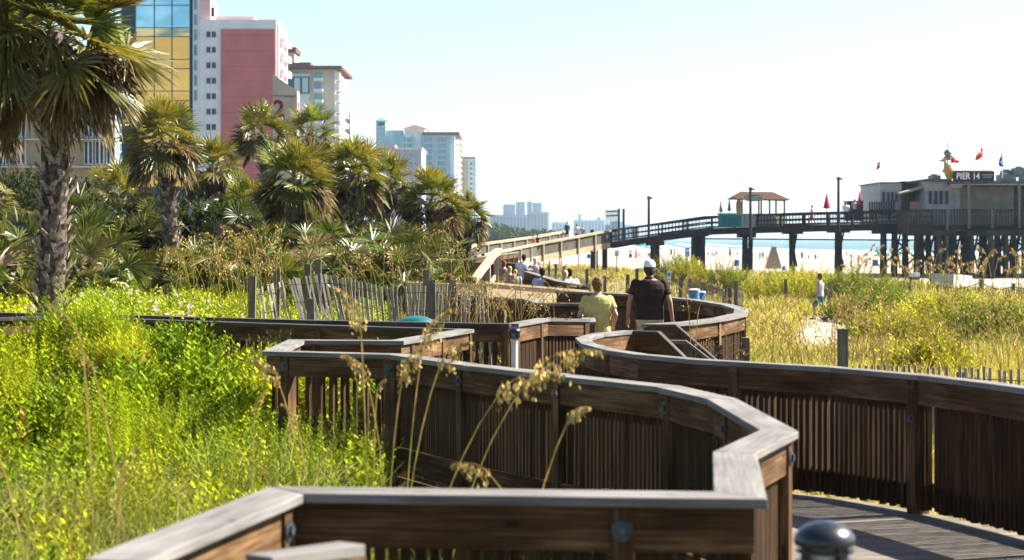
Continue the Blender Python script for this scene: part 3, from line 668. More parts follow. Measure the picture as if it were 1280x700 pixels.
# flags
def flag(px, ytop, ybot, Y, poly, cols, label, tri=None):
    t = thing('flag', label, 'flag', tuple(at(px, ybot, Y)), 'flags above the pier'); m = MB(); m.tube([at(px, ybot, Y), at(px, ytop, Y)], .03, 6); m.build('flagpole', M['white'], t)
    P = [at(px + a, ytop + b, Y) for a, b in poly]
    k = 5; V = []; nrow = len(P) // 2
    m = MB(); A0, A1 = P[0], P[1]; B0, B1 = P[3], P[2]
    g = 6; gr = [[None] * (g + 1) for _ in range(g + 1)]
    for i in range(g + 1):
        for j in range(g + 1):
            u, v = i / g, j / g; q = A0.lerp(B0, u).lerp(A1.lerp(B1, u), v); gr[i][j] = q + Vector((0, .12 * math.sin(u * 7 + v * 3), .03 * math.sin(u * 9)))
    for i in range(g):
        for j in range(g):
            m.cur = 0 if len(cols) == 1 or not (cols[1][1](i, j)) else 1
            q = [gr[i][j], gr[i + 1][j], gr[i + 1][j + 1], gr[i][j + 1]]; m.add(q + [p_ + Vector((0, .02, 0)) for p_ in q], [(0, 1, 2, 3), (7, 6, 5, 4)])
    m.build('cloth', [c[0] for c in cols], t)
red = m_leaf; fr = m_plain('flag_crimson', (.5, .01, .05)); fo = m_plain('flag_orange_red', (.75, .06, .02)); fb = m_plain('flag_blue', (.01, .09, .35)); fw = m_plain('flag_white', (.8, .78, .76))
flag(1097.5, 201, 229, 160, [(0, 0), (-2, 12), (2.5, 9), (3, 3)], [(fr,)], 'small crimson flag on a thin pole at the left end of the restaurant')
flag(1188.5, 192, 224, 156, [(0, 0), (0, 12), (13, 11), (3, 5)], [(fr, None), (fw, lambda i, j: i == 1 and j == 2)], 'crimson flag with a pale emblem beside the roof mast')
flag(1228.5, 184, 222, 157, [(0, 0), (0, 12), (-10, 18), (-7, 8)], [(fo, None), (fw, lambda i, j: j < 2 and 1 < i)], 'orange red and white flag blowing left above the sign')
flag(1253, 190, 222, 157, [(0, 0), (2, 19), (-5, 17), (-3, 8)], [(fb, None), (fw, lambda i, j: (i, j) in ((2, 3), (3, 3), (2, 4)))], 'blue flag with a pale emblem right of the sign')

# ------------------------------------------------------------------ things on the pier
t = thing('pier_kiosk', 'open kiosk with a brown hip roof and grey counter on the pier', 'kiosk', (21, 165.5, 3.1))
M['shingle'] = m_noise('brown_shingles', (.03, .013, .007), (.075, .032, .016), 6, .8, .3)
a0, a1 = at(916, 248, 164), at(989, 250, 164); r0, r1 = at(928, 239, 166), at(969, 239.5, 166); m = MB(); d = Vector((0, 5, 0))
rb = Vector((0, 1.5, 0)); v = [a0, a1, a1 + d, a0 + d, r0 + rb, r1 + rb]; m.add(v, [(0, 1, 5, 4), (1, 2, 5), (2, 3, 4, 5), (3, 0, 4), (3, 2, 1, 0)]); m.build('roof', M['shingle'], t)
for px in (927.5, 948.5, 951.5, 962, 970, 980.5):
    p = at(px, 250, 165.6 + (px % 2)); m = MB(); m.vbox(p.x, p.y, 3.05, p.z + .1, .13, .13); m.build('post', M['lath'], t)
m = MB(); quadbox(m, 927, 970, 267, 283, 165, 1.2); m.build('counter', m_noise('grey_counter', (.12, .14, .16), (.3, .32, .34), 3, .6, stretch=(6, 1, .4)), t)
c = at(941.5, 247.5, 163.2)
m = MB(); m.loft([[(c.x + .95 * math.cos(a), c.y + o, c.z + .28 * math.sin(a)) for a in [k * math.pi / 12 for k in range(24)]] for o in (0, .06)]); sg = m.build('sign_board', m_plain('sign_teal', (.02, .22, .2)), t)
m = MB(); m.box((c.x, c.y - .03, c.z), 1.85, .05, .26); m.build('sign_face', m_plain('sign_cream', (.6, .55, .42)), sg)
m = MB()
for i in range(14):
    if i != 5: m.box((c.x - .78 + i * .12, c.y - .065, c.z), .07, .01, .12 + .03 * (i % 2))
m.build('sign_marks', m_plain('sign_brown', (.15, .1, .08)), sg)
t = thing('teal_counter', 'teal box counter left of the kiosk on the pier', 'counter', tuple(at(913, 284, 165.5))); m = MB(); quadbox(m, 899.5, 927, 268, 283.5, 165, 1.2); m.build('body', m_plain('teal_paint', (.02, .2, .22)), t)
m = MB(); quadbox(m, 898.5, 928, 266.3, 268, 164.9, 1.4); m.build('top', m_plain('pale_teal', (.25, .5, .5)), t)
for px in (906, 913, 920):
    m = MB(); quadbox(m, px - 2.8, px + 2.8, 271, 281, 164.94, .05); m.build('panel', m_plain('teal_panel', (.015, .16, .18)), t)
def closed_umbrella(px, y0, y1, Y, w, colr, label):
    t = thing('closed_umbrella', label, 'umbrella', tuple(at(px, y1, Y)), 'furled umbrellas on the pier'); a_, b_ = at(px, y0, Y), at(px, y1, Y); H = a_.z - b_.z
    m = MB(); m.loft([[(a_.x + w * r_ * (1 + .2 * math.cos(4 * a)) * math.cos(a), Y + w * r_ * (1 + .2 * math.cos(4 * a)) * math.sin(a), b_.z + H * h) for a in [k * math.pi / 8 for k in range(16)]] for h, r_ in ((0, .9), (.03, 1), (.3, .75), (.7, .35), (.93, .12), (1, .02))]); m.build('canopy', colr, t, smooth=True)
    m = MB(); m.tube([(a_.x, Y, 3.05), (a_.x, Y, b_.z + .1)], .03, 6); m.build('pole', M['lath'], t)
um = m_plain('umbrella_crimson', (.4, .01, .06)); ug = m_plain('umbrella_teal', (.05, .2, .2)); up_ = m_plain('umbrella_faded', (.42, .25, .25))
closed_umbrella(901, 248, 265, 166.2, .14, up_, 'faded pinkish furled umbrella left of the kiosk'); closed_umbrella(911.5, 247, 263.5, 166.2, .13, ug, 'dark teal furled umbrella just left of the surfboard')
closed_umbrella(1033.5, 241, 260.5, 163, .25, um, 'crimson furled umbrella standing left of the pier lamp pole'); closed_umbrella(1074.5, 238, 257, 161, .17, um, 'crimson furled umbrella right of the pier lamp pole')
m = MB(); c = at(923.5, 259, 164.9); m.prism([(c.x + .25 * math.cos(a), c.y, c.z + (.72 * math.sin(a))) for a in [k * math.pi / 10 for k in range(20)]], (0, .07, 0)); t = m.build('surfboard', m_plain('board_tan', (.4, .28, .16))); tag(t, 'tan surfboard standing on end beside the kiosk', 'surfboard')
c1 = m_plain('stripe_olive', (.2, .22, .12)); m = MB(); m.box((c.x, c.y - .012, c.z), .06, .01, 1.3); m.build('stripe', c1, t)
for px, y0, y1, Y, lb in [(811, 247, 306, 167.6, 'dark lamp pole rising from the sloping end of the pier'), (1048, 223, 290, 158.4, 'dark lamp pole beside the crimson umbrellas on the pier'), (938, 236, 300, 162.6, 'dark lamp pole in front of the kiosk sign')]:
    t = thing('lamp_pole', lb, 'lamp pole', tuple(at(px, y1, Y)), 'lamp poles on the pier'); m = MB(); a_, b_ = at(px, y1, Y), at(px, y0, Y); m.tube([a_, b_], [.13, .1], 8); m.build('pole', M['pierw'], t)
    m = MB(); m.box(b_ + Vector((.1, 0, -.05)), .45, .2, .14); m.tube([b_ + Vector((0, 0, -.1)), b_ + Vector((0, 0, .12))], .16, 8); m.build('lamp_head', M['blackmetal'], t)
t = thing('iron_gate', 'tall black iron gate frame at the start of the pier', 'gate', tuple(at(770, 305, 168)))
for px in (773.5, 779.5):
    m = MB(); a_, b_ = at(px, 300, 167.8), at(px, 261, 167.8); m.vbox(a_.x, 167.8, 1.6, b_.z, .2, .2); m.build('post', M['blackmetal'], t)
m = MB()
for k in range(9): p = at(757.5 + k * 1.9, 262, 168.1); m.vbox(p.x, 168.1, 1.7 + k * .03, p.z - (.1 if k % 2 else 0), .06, .06)
for py in (264.5, 270, 290, 297): a_, b_ = at(757, py, 168.1), at(773, py - .8, 168.1); m.beam(a_, b_, .07, .12)
m.build('bars', M['blackmetal'], t)
t = thing('slat_screen', 'row of upright pale and dark slats beside the restaurant', 'screen', tuple(at(1106, 265, 160)))
for k in range(11):
    m = MB(); quadbox(m, 1086.5 + k * 3.0, 1088.2 + k * 3.0, 252.2, 268, 159.3, .1); m.build('slat', M['pierw'], t)
m = MB(); quadbox(m, 1086.5, 1120, 262, 263.4, 159.45, .1); m.build('crossbar', M['pierw'], t)
t = thing('drinks_stand', 'dark boxy stand behind the people on the pier', 'stand', tuple(at(1069, 262, 161.5))); m = MB(); quadbox(m, 1059, 1079, 251.8, 276, 161.8, 1.5); m.build('body', m_plain('stand_plum', (.06, .045, .07)), t)
m = MB(); quadbox(m, 1058.5, 1079.5, 251, 252, 161.5, 2); m.build('top', M['roofdark'], t)
t = thing('pier_bench', 'dark bench against the pier railing left of the restaurant', 'bench', tuple(at(1100, 275, 159))); 
m = MB(); quadbox(m, 1088, 1114, 268, 269.2, 158.9, .6); m.build('seat', M['pierw'], t)
m = MB(); quadbox(m, 1088, 1114, 264.5, 267.2, 159.6, .08); m.build('backrest', M['pierw'], t)
for px in (1090, 1112): m = MB(); quadbox(m, px - .5, px + .5, 269.2, 275, 159.1, .4); m.build('leg', M['pierw'], t)
t = thing('palm_pot', 'small leafy pot plant beside the kiosk counter', 'pot plant', tuple(at(975, 284, 165))); pl = MB(); c = at(975, 281, 165)
for k in range(26):
    a = k * 2.4; pl.beam(c, c + Vector((.5 * math.cos(a), .4 * math.sin(a), .35 + .5 * ((k * 7) % 10) / 10)), .09, .01)
pl.build('leaves', m_plain('pot_leaf', (.16, .2, .05)), t); m = MB(); m.tube([c - Vector((0, 0, .28)), c + Vector((0, 0, .05))], [.17, .24], 12); m.build('pot', M['cream'], t)
# ------------------------------------------------------------------ hotels
M['pink'] = m_noise('pink_render', (.42, .115, .105), (.50, .145, .13), .25, .85)
M['pinkpale'] = m_noise('pale_pink_render', (.55, .33, .33), (.62, .4, .39), .3, .85)
M['hwhite'] = m_noise('hotel_white', (.6, .64, .68), (.7, .73, .76), .3, .8)
M['tile'] = m_noise('clay_tiles', (.10, .04, .03), (.16, .07, .05), 2, .85)
M['ltblue'] = m_noise('blue_grey_cladding', (.25, .42, .5), (.34, .52, .6), .3, .6)
M['glassblue'] = m_noise('blue_glass', (.06, .2, .25), (.12, .3, .36), .4, .1, metal=.3)
M['sand_r'] = m_noise('sandstone_render', (.5, .4, .27), (.6, .49, .34), .3, .85)
def bx3(px0, px1, pyt, Y, depth, zb=-1.5, mat=None, name='wall', par=None, m=None):
    a_, b_ = at(px0, pyt, Y), at(px1, pyt, Y); mm = m or MB()
    mm.box(((a_.x + b_.x) / 2, Y + depth / 2, (a_.z + zb) / 2), b_.x - a_.x, depth, a_.z - zb)
    return mm if m else mm.build(name, mat, par)
def panel(px0, px1, py0, py1, Y, par, mat, name='window', th=.12, fr=None, out=.0):
    a_, b_ = at(px0, py0, Y), at(px1, py1, Y); c = ((a_.x + b_.x) / 2, Y - th / 2 + .01 - out, (a_.z + b_.z) / 2); m = MB()
    m.box(c, b_.x - a_.x, th, a_.z - b_.z); f = m.build(name, mat, par)
    if fr:
        k = .12 * min(b_.x - a_.x, a_.z - b_.z) + .05; m = MB(); w_, h_ = b_.x - a_.x, a_.z - b_.z
        for dx in ((-w_ / 4, w_ / 4) if fr[1] == 2 else (0,)):
            m.box((c[0] + dx, c[1] - th / 2, c[2]), (w_ / (2 if fr[1] == 2 else 1)) - k, .04, h_ - k)
        m.build('pane', fr[0], f)
    return f
def sidepanel(X, y0, y1, z0, z1, par, mat, name='balcony', th=.5):
    m = MB(); m.box((X + th / 2 - .02, (y0 + y1) / 2, (z0 + z1) / 2), th, y1 - y0, z1 - z0); return m.build(name, mat, par)
def skew(px0, px1, pyt, Y, depth, mat, name, par, zb=-1.5):      # a plan whose side walls run back towards the town
    a_, b_ = at(px0, pyt, Y), at(px1, pyt, Y); k = (px1 - 640) / 2400 * depth * 1.0; m = MB()
    m.prism([(a_.x, Y, zb), (b_.x, Y, zb), (b_.x + k, Y + depth, zb), (a_.x + k, Y + depth, zb)], (0, 0, a_.z - zb)); return m.build(name, mat, par)
# glass tower
Y = 200; t = thing('glass_tower', 'mirror glass tower, blue and golden reflections tinted into panes, left of the pink hotel', 'building', (at(200, 298, Y).x, Y, -1.2))
skew(152, 241, -60, Y, 22, par=t, mat=m_plain('dark_core', (.04, .07, .08)), name='core')
glb = m_noise('sky_reflection_tint', (.25, .5, .58), (.45, .7, .76), .25, .08, metal=.85, lo=.4, hi=.6, stretch=(1, 1, 2)); glg = m_noise('golden_reflection_tint', (.72, .36, .07), (.88, .48, .12), .15, .12, metal=.8, stretch=(1, 1, 3))  # reflected sky and golden reflection tinted into the panes
gls = m_noise('mixed_reflection_tint', (.2, .26, .22), (.9, .62, .26), .35, .1, metal=.8, lo=.42, hi=.56, stretch=(.6, 1, 2.5))
xs = [170, 193.5, 215.5, 238]; yl = [-55, -30, 7, 35, 46, 74.5, 86, 114, 126, 154, 166, 194, 206, 234]
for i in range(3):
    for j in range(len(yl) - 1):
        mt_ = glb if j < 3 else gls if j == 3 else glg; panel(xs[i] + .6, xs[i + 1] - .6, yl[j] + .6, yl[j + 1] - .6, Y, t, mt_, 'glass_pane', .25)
fr_ = m_plain('petrol_mullion', (.02, .16, .2), .5)
for x in xs: panel(x - .6, x + .6, -55, 240, Y, t, fr_, 'mullion', .35)
for y_ in yl: panel(170, 238, y_ - .5, y_ + .5, Y, t, fr_, 'transom', .32)
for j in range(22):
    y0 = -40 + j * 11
    for k in range(5): panel(150 + k * 4, 153.4 + k * 4, y0, y0 + 8.5, Y + .5 + k * .05, t, [glb, M['glassdark'], gls, M['hwhite']][(j * 3 + k * 2) % 4], 'corner_pane', .2)  # pale and mixed panes paint in bright reflected spots
skew(241.1, 250.5, -60, Y - .5, 23, par=t, mat=M['hwhite'], name='end_wall')
for y_ in range(-20, 130, 19): panel(243, 246, y_, y_ + 13, Y - .5, t, M['glassblue'], 'window', .1)
# pink hotel
Y = 363; t = thing('pink_hotel', 'pink hotel with a white frame and a column of small dark windows', 'building', (at(300, 298, Y).x, Y, -1.2))
bx3(248, 345.5, 24.5, Y, 15, mat=M['hwhite'], par=t)
a_ = panel(276.5, 344, 36.5, 300, Y, t, M['pink'], 'pink_wall', .3)
bx3(269, 318, 20.5, Y + 3, 8, 42, mat=M['pinkpale'], par=t, name='parapet'); bx3(246, 263, -2, Y + 2, 9, 40, mat=M['pinkpale'], par=t, name='lift_housing')
panel(264, 268, 9, 21, Y + 1, t, M['glassdark'], 'vent')
for j in range(12):
    y0 = 38.8 + j * 19.3; panel(257.6, 270.8, y0, y0 + 8.6, Y, t, M['hwhite'], 'window', .2, (M['glassdark'], 2))
Xr = at(345.5, 0, Y).x
sidepanel(Xr, Y + .5, Y + 15, -1.2, at(0, 30, Y).z, t, M['pinkpale'], 'side_wall', .4)
for j in range(13):
    z = at(0, 52 + j * 19.3, Y).z
    for k in range(2): sidepanel(Xr + .4, Y + 2 + k * 7, Y + 7 + k * 7, z, z + 1.1, t, M['hwhite'], 'balcony', .9)
# beige low building
for j in range(12):
    y0 = 44 + j * 19.3; panel(276.5, 344, y0, y0 + .5, 362.75, t, m_plain('pink_joint', (.33, .09, .085)) if j == 0 else bpy.data.materials['pink_joint'], 'floor_joint', .1)
Y = 120; t = thing('beige_annexe', 'beige low building with white gridded windows behind the big palm', 'building', (at(80, 298, Y).x, Y, -.5))
bg_ = m_noise('beige_render', (.36, .28, .19), (.44, .35, .24), .5, .85)
skew(-30, 146, 128, Y, 12, mat=bg_, par=t, name='wall'); skew(-32, 148, 125.5, Y - .4, 13, mat=M['hwhite'], par=t, name='roof_slab', zb=at(0, 128, Y).z + .003)
for k in range(12):
    x = -20 + k * 14
    if 30 < x < 95: continue
    for y0, y1 in ((140, 172), (176, 206)): panel(x, x + 11, y0, y1, Y, t, M['hwhite'], 'window', .25, (M['glassdark'], 2))
for y_ in (137, 174, 208): panel(-30, 146, y_, y_ + 1.4, Y - .1, t, M['hwhite'], 'ledge', .5)
# cream hotel
Y = 520; t = thing('cream_hotel', 'cream hotel with a brown red roof and stacked white balconies', 'building', (at(395, 298, Y).x, Y, -1.2))
cr = m_noise('cream_hotel_wall', (.5, .46, .36), (.58, .53, .42), .2, .85)
bx3(340, 419, 87, Y, 28, mat=cr, par=t); bx3(352, 386, 92, Y - 2, 3, mat=M['hwhite'], par=t, name='front_bay')
bx3(335, 427, 82, Y - 4, 36, at(0, 87, Y).z, mat=M['tile'], par=t, name='roof'); bx3(350, 368, 62, Y + 8, 10, 45, mat=cr, par=t, name='roof_tower'); bx3(348, 370, 59, Y + 7, 12, at(0, 62, Y).z, mat=M['tile'], par=t, name='tower_roof'); bx3(362, 388, 78, Y + 6, 12, 46, mat=M['tile'], par=t, name='upper_roof')
panel(357, 387, 96, 117, Y - 2.2, t, m_plain('petrol_frame', (.0, .12, .15)), 'bay_window', .4)
for x in (368, 378): panel(x, x + 7, 97.5, 115.5, Y - 2.5, t, m_plain('pale_curtain', (.45, .55, .58)), 'pane', .3)
for j in range(8):
    y0 = 91 + j * 13.5; panel(393.5, 402, y0, y0 + 8, Y, t, M['glassblue'], 'window', .3)
    panel(392.5, 404, y0 + 7, y0 + 10.5, Y - 1.5, t, M['hwhite'], 'balcony', 1.6)
    panel(418, 424.5, y0, y0 + 9, Y, t, M['hwhite'], 'corner_balcony', .6)
Xr = at(419, 0, Y).x
for j in range(12):
    z = at(0, 100 + j * 13.5, Y).z
    sidepanel(Xr, Y + 1, Y + 27, z, z + 1.3, t, M['hwhite'], 'balcony', 1.4)
    if j < 11: sidepanel(Xr, Y + 3, Y + 8, z + 1.3, z + 2.6, t, cr, 'pier', 1.0)
bx3(431, 438, 141, 700, 20, mat=cr, par=(t2 := thing('narrow_block', 'narrow beige block just right of the cream hotel', 'building', tuple(at(434, 298, 700)))), name='wall')
for j in range(4): panel(435, 437, 144 + j * 7, 148 + j * 7, 700, t2, M['glassdark'], 'window', .3)
# pylon sign
Y = 110; t = thing('pylon_sign', 'cream pylon sign with a slanted top and a dark red 2 among the palms', 'sign', tuple(at(360, 298, Y)))
pa, pb = at(341, 92.5, Y), at(371.5, 113.5, Y); zb = -1.0; m = MB()
m.prism([(pa.x, Y, zb), (pb.x, Y, zb), (pb.x, Y, pb.z), (pa.x, Y, pa.z)], (0, 1.1, 0)); m.build('slab', m_noise('cream_slab', (.42, .38, .3), (.5, .46, .37), 1, .8), t)
m = MB()
for py in (119.5, 151.5): panel(341, 371.6, py, py + .7, Y, t, m_plain('seam_grey', (.12, .11, .1)), 'seam', .04)
sr = m_plain('sign_red', (.22, .02, .05)); p = at(348.5, 137, Y); text('2', 1.35, (p.x, Y - .03, p.z), sr, t)
sidepanel(pb.x, Y + .25, Y + .55, at(0, 146, Y).z, at(0, 127, Y).z, t, sr, 'side_number', .06)
panel(356, 368, 121, 121.6, Y, t, sr, 'thin_line', .03)
# blue grey tower with cupola
Y = 900; t = thing('cupola_hotel', 'blue grey beachfront hotel with a small cupola and a red tiled roof', 'building', (at(520, 298, Y).x, Y, -1.5))
bx3(476, 568, 166, Y, 60, mat=M['hwhite'], par=t); bx3(478, 505, 163, Y - .5, 40, mat=M['ltblue'], par=t, name='blue_wing')
bx3(505, 531, 160, Y + 5, 30, 45, mat=M['sand_r'], par=t, name='penthouse'); bx3(528, 574, 165, Y - 2, 64, at(0, 169, Y).z, mat=M['tile'], par=t, name='roof')
m = MB(); a_ = at(505, 160, Y + 4); b_ = at(532, 160, Y + 4); pk = at(518, 155.8, Y + 18); m.add([a_, b_, b_ + Vector((0, 30, 0)), a_ + Vector((0, 30, 0)), pk], [(0, 1, 4), (1, 2, 4), (2, 3, 4), (3, 0, 4), (3, 2, 1, 0)]); m.build('penthouse_roof', M['tile'], t)
bx3(470, 482, 151, Y - 2, 5, mat=M['ltblue'], par=t, name='stair_tower'); bx3(469.5, 483, 158, Y - 2.5, 6, at(0, 159.5, Y).z, mat=M['hwhite'], par=t, name='cornice')
panel(473, 480, 153, 157, Y - 2, t, M['glassdark'], 'belfry_opening', .3)
m = MB(); a_ = at(469, 151, Y - 3); b_ = at(483.5, 151, Y - 3); pk = at(476, 146.5, Y + 1); m.add([a_, b_, b_ + Vector((0, 7, 0)), a_ + Vector((0, 7, 0)), pk], [(0, 1, 4), (1, 2, 4), (2, 3, 4), (3, 0, 4), (3, 2, 1, 0)]); m.build('cupola_roof', m_plain('slate_blue', (.10, .22, .30)), t)
for x0, x1 in ((492, 497), (501, 507), (509, 515), (530, 540), (547, 558)):
    for j in range(9): panel(x0, x1, 172 + j * 7.4, 177.5 + j * 7.4, Y, t, M['glassblue'], 'window', .4)
for x0 in (499, 517, 527, 543, 561): panel(x0, x0 + 1.5, 168, 240, Y - .3, t, M['ltblue'], 'pilaster', .8)
Xr = at(568, 0, Y).x
sidepanel(Xr, Y + 30, Y + 60, -1.5, at(0, 169, Y).z, t, M['sand_r'], 'sandstone_wing', 2)
for j in range(10): sidepanel(Xr, Y + 1, Y + 28, at(0, 176 + j * 7.4, Y).z, at(0, 174 + j * 7.4, Y).z, t, M['hwhite'], 'balcony', 1.6)
for j in range(10): sidepanel(Xr + 2, Y + 34, Y + 54, at(0, 178 + j * 7.4, Y).z, at(0, 174 + j * 7.4, Y).z, t, M['tile'], 'window', .3)
Y = 640; t = thing('lilac_block', 'pale lilac low block in front of the cupola hotel', 'building', (at(510, 298, Y).x, Y, -1.5))
lil = m_noise('lilac_render', (.42, .36, .46), (.5, .44, .54), .3, .85); bx3(488, 527, 187, Y, 30, mat=lil, par=t); bx3(487, 528, 184.5, Y - .7, 32, at(0, 187, Y).z, mat=M['hwhite'], par=t, name='parapet'); bx3(484, 494, 181, Y - 1, 12, mat=m_noise('rose_render', (.5, .33, .38), (.56, .4, .44), .3), par=t, name='stair_block')
for j in range(4):
    for x in (498, 505, 512, 519): panel(x, x + 3.5, 192 + j * 11, 197 + j * 11, Y, t, M['glassblue'], 'window', .3)
Y = 1050; t = thing('slim_tower', 'slim white apartment tower right of the cupola hotel', 'building', (at(588, 298, Y).x, Y, -1.5))
bx3(577, 592, 198, Y, 40, mat=M['hwhite'], par=t); bx3(575, 585.5, 201, Y - 3, 20, mat=M['sand_r'], par=t, name='front_wing'); bx3(576, 594, 196.2, Y - 1, 52, at(0, 198, Y).z, mat=M['roofdark'], par=t, name='roof')
for j in range(14):
    for x in (577, 587.5): panel(x, x + 3, 203 + j * 6.2, 206.5 + j * 6.2, Y - (3.1 if x < 580 else 0), t, M['glassblue'], 'window', .4)
Xr = at(592, 0, Y).x; sidepanel(Xr, Y, Y + 45, -1.5, at(0, 198, Y).z, t, M['ltblue'], 'side_wall', 1.0)
for j in range(15): sidepanel(Xr + 1, Y + 2, Y + 43, at(0, 202 + j * 6.2, Y).z, at(0, 200 + j * 6.2, Y).z, t, M['hwhite'], 'balcony', 1.8)
# far city in the haze
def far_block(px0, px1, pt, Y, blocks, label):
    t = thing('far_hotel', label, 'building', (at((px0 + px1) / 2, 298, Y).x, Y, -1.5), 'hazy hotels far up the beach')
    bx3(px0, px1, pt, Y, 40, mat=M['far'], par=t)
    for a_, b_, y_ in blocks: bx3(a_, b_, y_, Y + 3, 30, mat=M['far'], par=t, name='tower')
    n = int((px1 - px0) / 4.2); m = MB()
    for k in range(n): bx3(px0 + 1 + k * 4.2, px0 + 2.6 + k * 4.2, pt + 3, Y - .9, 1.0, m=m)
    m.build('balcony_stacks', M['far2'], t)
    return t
M['far'] = m_noise('far_haze_blue', (.26, .34, .4), (.34, .42, .48), .1, .9); M['far2'] = m_noise('far_glass', (.1, .13, .15), (.16, .2, .22), .1, .5)  # walls tinted with the blue of distant haze
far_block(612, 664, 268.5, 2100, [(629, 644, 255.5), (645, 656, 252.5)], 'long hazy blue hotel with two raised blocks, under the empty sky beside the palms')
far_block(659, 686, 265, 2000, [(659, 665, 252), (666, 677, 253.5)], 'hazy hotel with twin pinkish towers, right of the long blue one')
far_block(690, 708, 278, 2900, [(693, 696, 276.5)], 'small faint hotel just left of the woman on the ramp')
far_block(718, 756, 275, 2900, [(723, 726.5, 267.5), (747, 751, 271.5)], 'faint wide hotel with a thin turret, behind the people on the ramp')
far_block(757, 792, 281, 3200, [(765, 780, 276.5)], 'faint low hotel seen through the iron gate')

# ------------------------------------------------------------------ foliage makers
def fan_leaf(o, az, el, pet, L, green, rs, nseg=30, spread=2.0, droop=.35, wid=.03, roll=0):
    """one palmetto leaf: arching stalk, then folded blades fanning out of its end. Returns V,Q,C."""
    V = []; Q = []; Cc = []
    f = np.array([math.cos(az) * math.cos(el), math.sin(az) * math.cos(el), math.sin(el)])
    sd = np.array([-math.sin(az), math.cos(az), 0]); up = np.cross(f, sd); up = -up if up[2] < 0 and el > -1.2 else up
    if roll: sd = sd * math.cos(roll) + up * math.sin(roll); up = np.cross(f, sd) * (1 if np.dot(np.cross(f, sd), up) > 0 else -1)
    P = np.array(o, float); n = 5; prev = None
    for i in range(n):
        t = i / (n - 1); q = P + f * pet * t - np.array([0, 0, 1]) * pet * .22 * t * t; w = .016 - .006 * t
        V += [q - sd * w, q + sd * w]; Cc += [green * .9] * 2
        if i: k = len(V); Q.append((k - 4, k - 3, k - 1, k - 2))
    P = q; f2 = f - np.array([0, 0, .44 * .5]); f2 /= np.linalg.norm(f2); up2 = np.cross(sd, f2) if np.dot(np.cross(sd, f2), up) > 0 else np.cross(f2, sd)
    a = np.linspace(-spread, spread, nseg) + rs.normal(0, .03, nseg); ts = np.array([.04, .42, .72, 1.0]); wp = np.array([.35, 1.0, .75, .05])
    LL = L * (.62 + .38 * np.cos(a * .55)) * rs.uniform(.88, 1.06, nseg)
    D = np.cos(a)[:, None] * f2 + np.sin(a)[:, None] * sd; S = -np.sin(a)[:, None] * f2 + np.cos(a)[:, None] * sd
    S = S + up2[None] * (rs.uniform(.35, .7, nseg) * np.where(np.arange(nseg) % 2, 1, -1))[:, None]; S /= np.linalg.norm(S, axis=1)[:, None]
    dr = droop * rs.uniform(.6, 1.5, nseg)
    for i in range(nseg):
        b = len(V)
        tip = rs.random() < .5
        for j, t in enumerate(ts):
            q = P + D[i] * LL[i] * t - np.array([0, 0, 1]) * dr[i] * LL[i] * t ** 2.2 + up2 * (.22 * abs(math.sin(a[i])) * LL[i] * t)
            V += [q - S[i] * wid * wp[j], q + S[i] * wid * wp[j]]
            c = green * (1 + .12 * math.sin(i * 5)); c = c * .45 + np.array([.34, .27, .12]) * .55 if (j == 3 and tip) else c; Cc += [c] * 2
        for j in range(3): Q.append((b + 2 * j, b + 2 * j + 1, b + 2 * j + 3, b + 2 * j + 2))
    return V, Q, Cc
def collect(parts):
    V = []; Q = []; C = []; b = 0
    for v, q, c in parts:
        V.append(np.array(v)); Q.append(np.array(q) + b); C.append(np.array(c)); b += len(v)
    return np.concatenate(V), np.concatenate(Q), np.concatenate(C)
